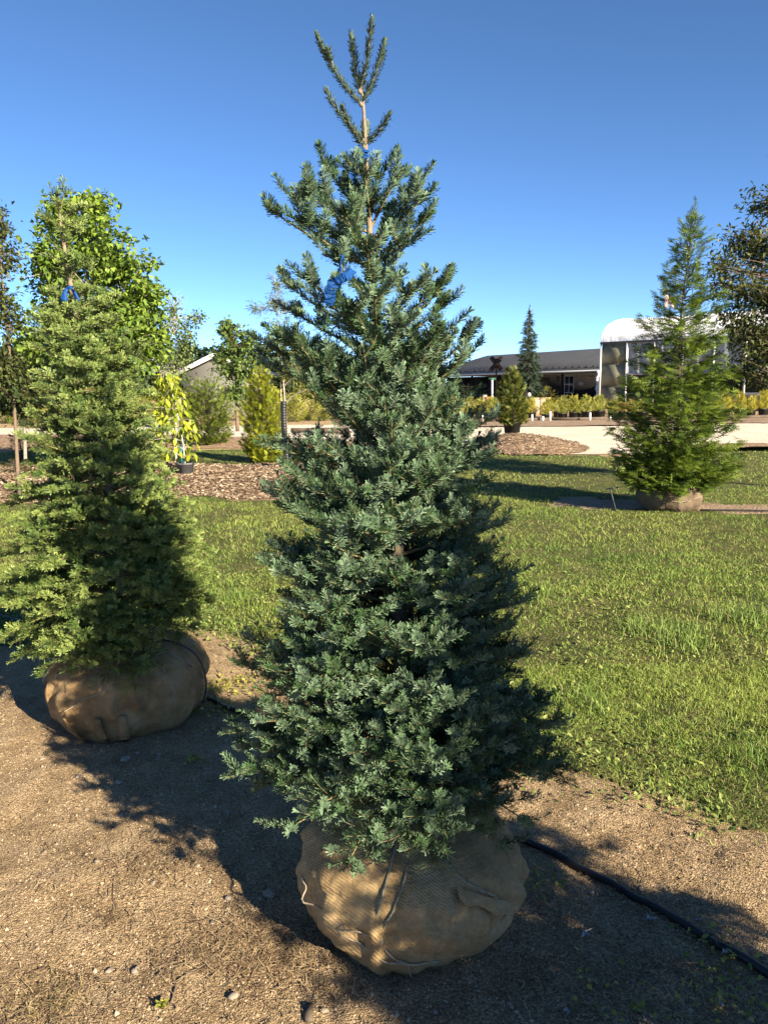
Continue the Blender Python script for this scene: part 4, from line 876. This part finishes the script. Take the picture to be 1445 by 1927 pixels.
mb = MB(); mb.bar(T(-.05, -.02, GZ-.03), T(GL, -.02, GZ-.03), .14, .12); mb.obj('wall_plate', M['pot_grey'], t)
bay = 1.72
for i in range(13):
    u = i*bay if i else .0
    mb = MB(); mb.bar(T(u, -.03, 0), T(u, -.03, GZ-.06), .09, .09); mb.obj('post', M['white'] if i == 1 else M['steel'], t)
for k, (z0, z1) in enumerate(((.15, 1.35), (1.39, 2.72), (2.76, GZ-.12))):
    mb = MB(); mb.box(T(bay/2, .05, (z0+z1)/2), (bay-.12, .03, z1-z0), rz=rz); mb.obj('panel', M['olive'], t)
    mb = MB(); mb.bar(T(.05, .02, z1+.02), T(bay-.05, .02, z1+.02), .06, .05); mb.obj('rail', M['pot_grey'], t)
mb = MB(); mb.box(T(.05, GW/2, GZ/2), (.05, GW-.2, GZ-.1), rz=rz); mb.obj('end_wall', M['olive'], t)
for i in range(1, 12):
    mb = MB(); xs = np.linspace(i*bay+.06, (i+1)*bay-.06, 16); zc = np.linspace(2.15, GZ-.12, 7)
    X, Z = np.meshgrid(xs, zc); ph = rng.uniform(0, 6); off = .05*np.sin(X*9+ph+Z*.6)+.03*np.sin(X*19+ph*2)
    V = np.array([T(x, o_-.0, z) for x, o_, z in zip(X.ravel(), off.ravel(), Z.ravel())]); V2 = V+gv*.02; nn = len(V)
    F = [[r*16+c_, r*16+c_+1, (r+1)*16+c_+1, (r+1)*16+c_] for r in range(6) for c_ in range(15)]
    mb.add(np.vstack([V, V2]), np.vstack([F, np.array(F)[:, ::-1]+nn])); mb.obj('side_curtain', M['curtain'], t, smooth=True)
mb = MB(); mb.tube([T(bay, -.06, 2.13), T(GL, -.06, 2.13)], .06, 8); mb.obj('curtain_roll', M['steel'], t)
mb = MB(); mb.bar(T(bay+.05, .0, .95), T(GL, .0, .95), .08, .10); mb.obj('sill_rail', M['steel'], t)
mb = MB(); mb.box(T((GL+bay)/2+.05, .06, .46), (GL-bay-.2, .05, .90), rz=rz); mb.obj('knee_wall', M['grey_siding'], t)
mb = MB(); mb.box(T(GL/2, GW-.1, GZ/2), (GL, .05, GZ-.1), rz=rz); mb.obj('back_wall', M['olive'], t)
for k in range(3):
    mb = MB(); mb.bar(T(15.5, .3, 1.2+.28*k), T(19, .3, 1.2+.28*k), .3, .04); mb.obj('bench_slat', M['steel'], t)
# --- grey shed far left
Y = 46; c0 = ground_at(412, Y); hw = (P(482, 703, Y)[0]-P(343, 703, Y)[0])/2; ez = P(343, 704, Y)[2]; az_ = P(411, 671, Y)[2]
t = thing('grey_shed', 'grey gabled shed with pale rake boards behind the trees', 'building', c0)
x0, x1 = c0[0]-hw, c0[0]+hw
mb = MB(); mb.add([(x0+.2, Y, 0), (x1-.2, Y, 0), (x1-.2, Y, ez), (c0[0], Y, az_), (x0+.2, Y, ez), (x0+.2, Y+9, 0), (x1-.2, Y+9, 0), (x1-.2, Y+9, ez), (c0[0], Y+9, az_), (x0+.2, Y+9, ez)],
       [[0, 1, 2, 4], [0, 4, 9, 5], [1, 6, 7, 2], [5, 9, 7, 6]], [[4, 2, 3], [9, 8, 7]]); mb.obj('wall', M['grey_siding'], t)
for sg, nm in ((-1, 'roof'), (1, 'roof')):
    mb = MB(); a_ = np.array([c0[0]+sg*(hw+.25), 0, ez-.08]); b_ = np.array([c0[0], 0, az_+.06]); up_ = np.array([0, 0, .14])
    mb.add([a_+[0, Y-.3, 0], b_+[0, Y-.3, 0], b_+[0, Y+9.3, 0], a_+[0, Y+9.3, 0], a_+[0, Y-.3, 0]+up_, b_+[0, Y-.3, 0]+up_, b_+[0, Y+9.3, 0]+up_, a_+[0, Y+9.3, 0]+up_], [[0, 1, 2, 3], [4, 7, 6, 5], [0, 4, 5, 1], [1, 5, 6, 2], [2, 6, 7, 3], [3, 7, 4, 0]])
    mb.obj('roof', M['roof'], t)
    mb = MB(); mb.bar(a_+[0, Y-.36, .03], b_+[0, Y-.36, .03], .06, .24); mb.obj('rake_board', M['white'], t)

# ================================================================ YARD THINGS
b = P(933, 745, 46.0); b[2] = 0
t = thing('crossing_sign', 'dark crossed boards on a thin rusty pole before the shop', 'sign', b)
top = P(934, 674, 46.0); mb = MB(); mb.tube([b, top], .05, 7); mb.obj('pole', M['rust'], t)
c = P(933.5, 684, 45.9); hl = .37
for sg in (-1, 1):
    mb = MB(); d = np.array([hl*.86, 0, sg*hl]); mb.bar(c-d+np.array([0, -.02*sg, 0]), c+d+np.array([0, -.02*sg, 0]), .04, .25); mb.obj('board', M['rust'], t)
b = P(926, 745, 45.0); b[2] = 0
t = thing('street_sign', 'small green name board on a white post before the shop', 'sign', b); mb = MB(); q = P(926, 715, 45); mb.bar(b, q, .09, .09); mb.obj('post', M['white'], t); mb = MB(); mb.box(q+UP*.06, (.42, .05, .13)); mb.obj('board', M['signgreen'], t)
def pot(name, px, py, Y, r, h, m, label, cat):
    q = P(px, py, Y); mb = MB(); mb.lathe([(0, 0), (r*.72, 0), (r, h*.85), (r*1.1, h*.85), (r*1.1, h), (r*.95, h), (r*.9, h*.8), (0, h*.8)], (q[0], Y, 0), 16); return mb.single(name, M[m], (q[0], Y, 0), label, cat)
pot('terracotta_pot', 919, 745, 42.0, .2, .95, 'terracotta', 'tall orange terracotta pot by the white sign post', 'pot')
pot('terracotta_bowl', 923, 747, 41.6, .24, .40, 'terracotta', 'wide low orange terracotta bowl by the tall pot', 'pot')
pot('blue_bucket', 929, 748, 41.3, .18, .48, 'blueplastic', 'small blue bucket by the white sign post', 'bucket')
q = P(903, 745, 43.0)
t = thing('rail_stack', 'weathered grey posts and rails stacked by the terracotta pots', 'timber', (q[0], 43, 0))
for i, (dx, hh, wd_) in enumerate(((.25, 1.05, .22), (-.05, .75, .3), (-.45, .7, .35), (-.85, .72, .35), (.55, .85, .2))):
    mb = MB(); mb.box((q[0]+dx, 43+.1*i, hh/2), (wd_, .3, hh), rz=.1*i); mb.obj('post', M['greybark'] if i != 2 else M['wood'], t)
q = P(995.5, 735, 41.0)
t = thing('garden_lantern', 'white topped dark garden lantern beside the weeping spruce', 'lantern', (q[0], 41, 0))
mb = MB(); mb.bar((q[0], 41, 0), (q[0], 41, .95), .18, .18); mb.obj('post', M['wood'], t); mb = MB(); mb.lathe([(0, .95), (.07, .97), (.10, 1.05), (.07, 1.13), (0, 1.17)], (q[0], 41, 0), 10); mb.obj('cap', M['white'], t, smooth=True)
for i, (px, py, w_) in enumerate(((1008, 748, .9), (1022, 746, .5))):
    q = P(px, py, 40.5); mb = MB(); mb.box((q[0], 40.5, .42), (w_, .5, .84), rz=.15*i); mb.box((q[0], 40.5, .87), (w_+.08, .55, .06), rz=.15*i)
    mb.single('wooden_crate', M['palewood'], (q[0], 40.5, 0), ('wide pale wooden crate behind the potted shrubs', 'narrow pale wooden crate behind the potted shrubs')[i], 'crate')
b = ground_at(1030, 43.5); thuja('yellow_shrub', 'yellow green shrub at the foot of the weeping spruce', 'shrub', b, 1.5, lambda f: np.interp(f, [0, .4, .8, 1], [.6, .8, .6, .1]), 380, .22, (.13, .14, .02), (.34, .33, .06), 2, z0=.05, tpl=FT3)
b = ground_at(880, 46); thuja('hedge', 'dark green hedge under the shop eave', 'hedge', b, 1.75, lambda f: np.interp(f, [0, .8, 1], [1.3, 1.3, .9]), 900, .3, (.015, .04, .015), (.05, .10, .035), 3, z0=.05, tpl=FT3)
# timber edging in front of the shrub rows
for i in range(9):
    x0 = 2.4+2.45*i; mb = MB(); mb.box((x0+1.2, 33.4, .10), (2.38, .14, .13), rz=rng.normal(0, .012)); mb.single('edging_timber', M['wood'], (x0+1.2, 33.4, .05), 'dark timber laid as edging before the potted shrubs', 'timber', 'edging timbers along the gravel')
for (px, py, hh) in ((1001, 779, .30), (1021.5, 780, .22), (1035, 776, .42), (1110, 779, .35), (1148, 785, .20), (866, 775, .45), (908, 770, .3)):
    q = P(px, py, 32.9); mb = MB(); mb.box((q[0], 32.9, hh/2+.03), (.065, .02, hh), rz=.1); mb.box((q[0], 32.9, .03), (.03, .015, .1)); mb.single('plant_tag', M['white'], (q[0], 32.9, 0), 'white plastic plant tag standing before the potted shrubs', 'plant tag', 'white plant tags')
# log on the gravel
mb = MB(); a = P(548, 786, 26.5); b = P(655, 792, 26.0); a[2] = .13; b[2] = .13
mb.tube(bez(a, (a+b)/2+UP*.02, b, 10), np.full(11, .09)+rng.normal(0, .006, 11), 9); mb.single('log', M['wood'], ((a+b)/2)*np.array([1, 1, 0]), 'dark timber log lying on the pale gravel', 'log', smooth=True)
# ================================================================ FOREGROUND DETAIL
# irrigation pipe along the row
pp = [G(1520, 1885), G(1445, 1838), G(1330, 1772), G(1230, 1708), G(1130, 1650), G(1050, 1608), G(985, 1578), np.array([.22, 2.52, 0]), np.array([-.10, 2.85, 0]), G(480, 1362), G(425, 1335), G(380, 1308), np.array([-1.05, 4.05, 0]), np.array([-1.6, 4.6, 0]), np.array([-3.2, 5.6, 0])]
q = np.array(pp); s = np.linspace(0, len(q)-1, 180); pts = np.stack([np.interp(s, np.arange(len(q)), q[:, i]) for i in range(3)], -1)
for _ in range(6): pts[1:-1] = (pts[:-2]+pts[1:-1]*2+pts[2:])/4
pts[:, 2] = H(pts[:, 0], pts[:, 1])+.010
mb = MB(); mb.tube(pts, .0125, 10); mb.single('irrigation_pipe', M['black_plastic'], (pts[0][0], pts[0][1], 0), 'black poly irrigation pipe running along the row behind the burlap balls', 'pipe', smooth=True)
a = ballL.pt(-.45, .98, .01); e = G(376, 1318); b = ballL.pt(-.15, .75, .05)
q = np.vstack([bez(a, b+np.array([.02, 0, .10]), ballL.pt(-.22, .45, .03), 10), bez(ballL.pt(-.22, .45, .03), ballL.pt(-.25, .2, .06), np.array([e[0], e[1], .02]), 8)[1:]])
mb = MB(); mb.tube(q, .0045, 6); mb.single('drip_tube', M['black_plastic'], (e[0], e[1], 0), 'thin black drip tube looping up over the mud stained burlap ball', 'tube', smooth=True)
a = np.array([RT[0]+.3, RT[1]-.25, .02]); mb = MB(); mb.tube(bez(a, a+np.array([.8, -.1, .01]), a+np.array([2.2, -.55, 0]), 12), .011, 6); mb.single('irrigation_pipe', M['black_plastic'], a, 'black pipe on the bare strip beside the arborvitae ball', 'pipe', smooth=True)

def in_ball(x, y): return (np.hypot(x-MAIN[0], y-MAIN[1]) < .26) | (np.hypot(x-LEFT[0], y-LEFT[1]) < .28)
def dirt_points(n, y0, y1, p=1.0):
    y = y0+(y1-y0)*rng.random(n)**p; x = rng.uniform(-.62, .62, n)*np.maximum(y, 1.2)*1.25; k = (~lawn_mask(x, y)) & ~in_ball(x, y); return x[k], y[k]
def pebbles(x, y, r, c):
    n = len(x); base = np.array([[1, 0, -.5], [0, 1, -.5], [-1, 0, -.5], [0, -1, -.5], [0, 0, .75]], float)
    a = rng.uniform(0, 6.28, n); ca, sa = np.cos(a), np.sin(a)
    sc = r[:, None, None]*(1+rng.normal(0, .28, (n, 5, 1)))
    Vv_ = base[None]*sc*np.array([1.15, .85, .75])
    Vr = np.stack([Vv_[..., 0]*ca[:, None]-Vv_[..., 1]*sa[:, None], Vv_[..., 0]*sa[:, None]+Vv_[..., 1]*ca[:, None], Vv_[..., 2]], -1)
    Vr = Vr+np.stack([x, y, H(x, y)+r*.25], -1)[:, None]
    f = np.array([[0, 1, 4], [1, 2, 4], [2, 3, 4], [3, 0, 4]])
    return Vr.reshape(-1, 3), (f[None]+(np.arange(n)*5)[:, None, None]).reshape(-1, 3), np.repeat(c, 5, 0)
x, y = dirt_points(78000, 1.15, 5.0, 1.45); n = len(x)
r = np.exp(rng.normal(math.log(.0026), .42, n)); r = np.minimum(r, .011)
t_ = rng.random(n)[:, None]; c = np.array([.09, .06, .036])*(1-t_)+np.array([.52, .41, .28])*t_
V, F, C = pebbles(x, y, r, c); o = obj('dirt_crumbs', V, F, M['attr'], col=C, kind='stuff'); o['label'] = 'loose gravelly crumbs of dirt along the tree row'; o['category'] = 'gravel'
# straw, needles and twigs on the ground
def straws(n, y0, y1, clusters):
    x, y = dirt_points(n, y0, y1, 1.2)
    for (px, py, m, rd) in clusters:
        g = G(px, py); a = rng.normal(0, rd, (m, 2)); x = np.concatenate([x, g[0]+a[:, 0]*1.5]); y = np.concatenate([y, g[1]+a[:, 1]])
    n = len(x); az = rng.uniform(0, 3.1416, n); L = np.exp(rng.normal(math.log(.022), .5, n)).clip(.008, .12); d = np.stack([np.cos(az), np.sin(az), rng.normal(0, .10, n)], -1)
    p = np.stack([x, y, H(x, y)+rng.uniform(.003, .009, n)], -1); sv = np.stack([-np.sin(az), np.cos(az), 0*az], -1)*(rng.uniform(.0007, .0016, n))[:, None]
    bend = sv*rng.normal(0, 6, n)[:, None]; a = p-d*(L/2)[:, None]; m_ = p+bend+UP*.002; e = p+d*(L/2)[:, None]
    V = np.stack([a-sv, a+sv, m_+sv, m_-sv, e+sv*.6, e-sv*.6], 1).reshape(-1, 3); k = np.arange(n)[:, None]*6
    F = np.vstack([k+np.array([[0, 1, 2, 3]]), k+np.array([[3, 2, 4, 5]])]); t_ = rng.random(n)[:, None]**1.4
    return V, F, np.repeat(np.array([.09, .055, .032])*(1-t_)+np.array([.42, .32, .19])*t_, 6, 0)
V, F, C = straws(13000, 1.15, 5.0, ((420, 1790, 900, .07), (500, 1760, 500, .06), (560, 1800, 500, .06), (210, 1735, 160, .03), (330, 1610, 300, .06), (60, 1890, 500, .06), (1150, 1700, 500, .10), (1050, 1830, 500, .08), (1250, 1850, 500, .09), (300, 1640, 300, .08), (1250, 1590, 400, .10)))
o = obj('straw_litter', V, F, M['attr'], col=C, kind='stuff'); o['label'] = 'dry straw and fallen needles strewn over the dirt'; o['category'] = 'litter'
# low yellowing weeds by the pipe
xs, ys = [], []
for (px, py, m, rd) in ((420, 1300, 260, .10), (400, 1345, 160, .09), (365, 1435, 40, .02), (1010, 1660, 50, .05), (1390, 1900, 60, .08), (1170, 1890, 60, .09), (1360, 1835, 40, .06), (305, 1905, 14, .008), (1330, 1770, 30, .05), (460, 1280, 120, .08)):
    g = G(px, py); a = rng.normal(0, rd, (m, 2)); xs.append(g[0]+a[:, 0]); ys.append(g[1]+a[:, 1])
x = np.concatenate(xs); y = np.concatenate(ys); n = len(x); az = rng.uniform(0, 6.28, n); d = np.stack([np.cos(az), np.sin(az), rng.uniform(0, .8, n)], -1)
V, F, C = leafcards(np.stack([x, y, H(x, y)+rng.uniform(.004, .02, n)], -1), d, rng.uniform(.012, .028, n), rng.uniform(.009, .016, n), mixc((.12, .17, .03), (.40, .36, .07), rng.random(n)))
o = obj('weed_seedlings', V, F, M['leaf'], col=C, kind='stuff'); o['label'] = 'small yellowing weeds sprouting in the dirt'; o['category'] = 'weeds'

# single stones, dead leaves, twigs
def stone_mesh(s):
    V = []; k = 0
    n, m_ = 10, 6
    for i in range(m_+1):
        th = math.pi*i/m_
        for j in range(n):
            ph = 2*math.pi*j/n; d = np.array([math.sin(th)*math.cos(ph), math.sin(th)*math.sin(ph), math.cos(th)])
            V.append(d*np.array([1.15, .85, .55])*(1+.22*(float(vnoise(d[0]*1.5+s*3.1, d[1]*1.5+d[2], 1.3, s))-.5)*2))
    F = [[i*n+j, i*n+(j+1) % n, (i+1)*n+(j+1) % n, (i+1)*n+j] for i in range(m_) for j in range(n)]
    return mesh_data('stone', np.array(V), np.array(F)[:, ::-1], M['stone'], smooth=True)
sm = [stone_mesh(i) for i in range(5)]
for (px, py, wpx, lab) in ((236, 1430, 19, 'large flat grey stone in the shade before the yellow green fir'), (225, 1475, 14, 'grey stone at the edge of the fir shadow'), (508, 1684, 24, 'flat grey stone in shade beside the largest burlap ball'), (430, 1693, 12, None), (372, 1632, 10, None), (290, 1666, 10, None), (183, 1630, 10, None), (255, 1826, 16, 'half buried tan stone by the dry straw'), (205, 1823, 12, None), (526, 1670, 10, None), (148, 1464, 9, None), (163, 1520, 9, None), (400, 1735, 9, None),
                          (229, 1532, 9, None), (80, 1428, 8, None), (478, 1620, 10, None), (440, 1880, 17, 'pale flat stone in the dirt by the seedling'), (610, 1905, 13, None), (1205, 1666, 13, None), (1112, 1680, 11, None), (260, 1418, 9, None), (262, 1405, 7, None), (300, 1422, 8, None), (180, 1405, 8, None), (205, 1405, 6, None), (1390, 1800, 9, None), (1225, 1745, 9, None), (960, 1890, 11, None), (700, 1870, 8, None), (820, 1905, 9, None)):
    g = G(px, py); dep = np.linalg.norm(g-CLOC); s = wpx/FPX*dep/2.1; o = bpy.data.objects.new('stone', sm[rng.integers(5)]); COL.objects.link(o)
    o.scale = (s, s, s); o.location = (g[0], g[1], float(H(g[0], g[1]))+s*.22); o.rotation_euler = (0, 0, rng.uniform(0, 6))
    tag(o, lab or 'small pale stone lying loose on the dirt', 'stone', 'loose stones on the dirt')
def dead_leaf(px, py, L, az, c, lab):
    g = G(px, py); n = 9; rad = np.array([.10, .55, .32, .95, .45, 1.0, .45, .95, .32, .55]); an = np.linspace(-math.pi, math.pi, 11)[:-1]
    rad = rad*rng.uniform(.55, 1.2, 10)
    V = [np.array([0, 0, .004])]+[np.array([L*.5*r_*math.cos(a_)*1.4, L*.5*r_*math.sin(a_)*.6, .002+.014*rng.random()]) for r_, a_ in zip(rad, an)]
    V = np.array(V); ca, sa = math.cos(az), math.sin(az); V = np.stack([V[:, 0]*ca-V[:, 1]*sa, V[:, 0]*sa+V[:, 1]*ca, V[:, 2]], -1)+np.array([g[0], g[1], float(H(g[0], g[1]))+.006])
    V = np.vstack([V, V-UP*.0006]); f = [[0, 1+i, 1+(i+1) % 10] for i in range(10)]
    single('dead_leaf', V, np.array(f+[[a+11, c_+11, b_+11] for a, b_, c_ in f]), M['attr'], (g[0], g[1], float(H(g[0], g[1]))), lab, 'leaf', 'dead leaves on the ground', col=np.tile(c, (22, 1)))
sh = 'curled pale dead leaf lying on the shaded dirt'
for (px, py, L, c) in ((1100, 1772, .055, (.42, .40, .38)), (1225, 1735, .05, (.36, .35, .34)), (1270, 1700, .03, (.40, .38, .36)), (1312, 1738, .035, (.38, .36, .34)), (1360, 1802, .045, (.40, .38, .33)), (1050, 1648, .03, (.38, .36, .34)), (430, 1530, .035, (.42, .42, .44)), (385, 1490, .03, (.36, .36, .38)), (378, 1445, .035, (.34, .27, .12)), (1066, 1912, .03, (.34, .34, .36)), (1355, 1900, .03, (.38, .36, .33)), (1165, 1752, .025, (.4, .38, .35)), (415, 1555, .02, (.35, .34, .34))):
    dead_leaf(px, py, L, rng.uniform(0, 6), c, sh)
def twig(pp, r, lab, c='bark'):
    q = np.array([G(*p_) for p_ in pp]); s = np.linspace(0, len(q)-1, 8*(len(q)-1)+1); pts = np.stack([np.interp(s, np.arange(len(q)), q[:, i]) for i in range(3)], -1)
    pts[1:-1] = (pts[:-2]+pts[1:-1]*2+pts[2:])/4; pts[:, 2] = H(pts[:, 0], pts[:, 1])+r*.9+.001; mb = MB(); mb.tube(pts, np.linspace(r, r*.5, len(pts)), 5); mb.single('twig', M[c], (pts[0][0], pts[0][1], 0), lab, 'twig', 'twigs on the ground', smooth=True)
twig([(323, 1890), (335, 1850), (365, 1830), (400, 1805)], .0035, 'dark curved twig in the straw on sunlit dirt'); twig([(400, 1760), (440, 1735), (462, 1722)], .0025, 'short dark twig beyond the straw'); twig([(215, 1660), (213, 1695), (220, 1712)], .002, 'small bent twig on bare sunlit dirt')
twig([(225, 1628), (260, 1610), (300, 1582)], .0022, 'thin straight stalk lying on the dirt', 'stem'); twig([(1110, 1868), (1140, 1845), (1165, 1823)], .0016, 'pale stalk in the shade below the pipe', 'stem'); twig([(1130, 1770), (1145, 1735)], .0012, 'thin pale straw by the pipe', 'stem')
twig([(1300, 1915), (1350, 1915), (1400, 1920)], .0018, 'bent pale stalk on the shaded dirt', 'stem')
g = G(582, 1915); mb = MB(); mb.box((g[0], g[1], float(H(g[0], g[1]))+.008), (.020, .055, .008), rz=.1); mb.single('wood_chip', M['wood'], (g[0], g[1], 0), 'flat grey wood chip lying on the dirt', 'wood chip')
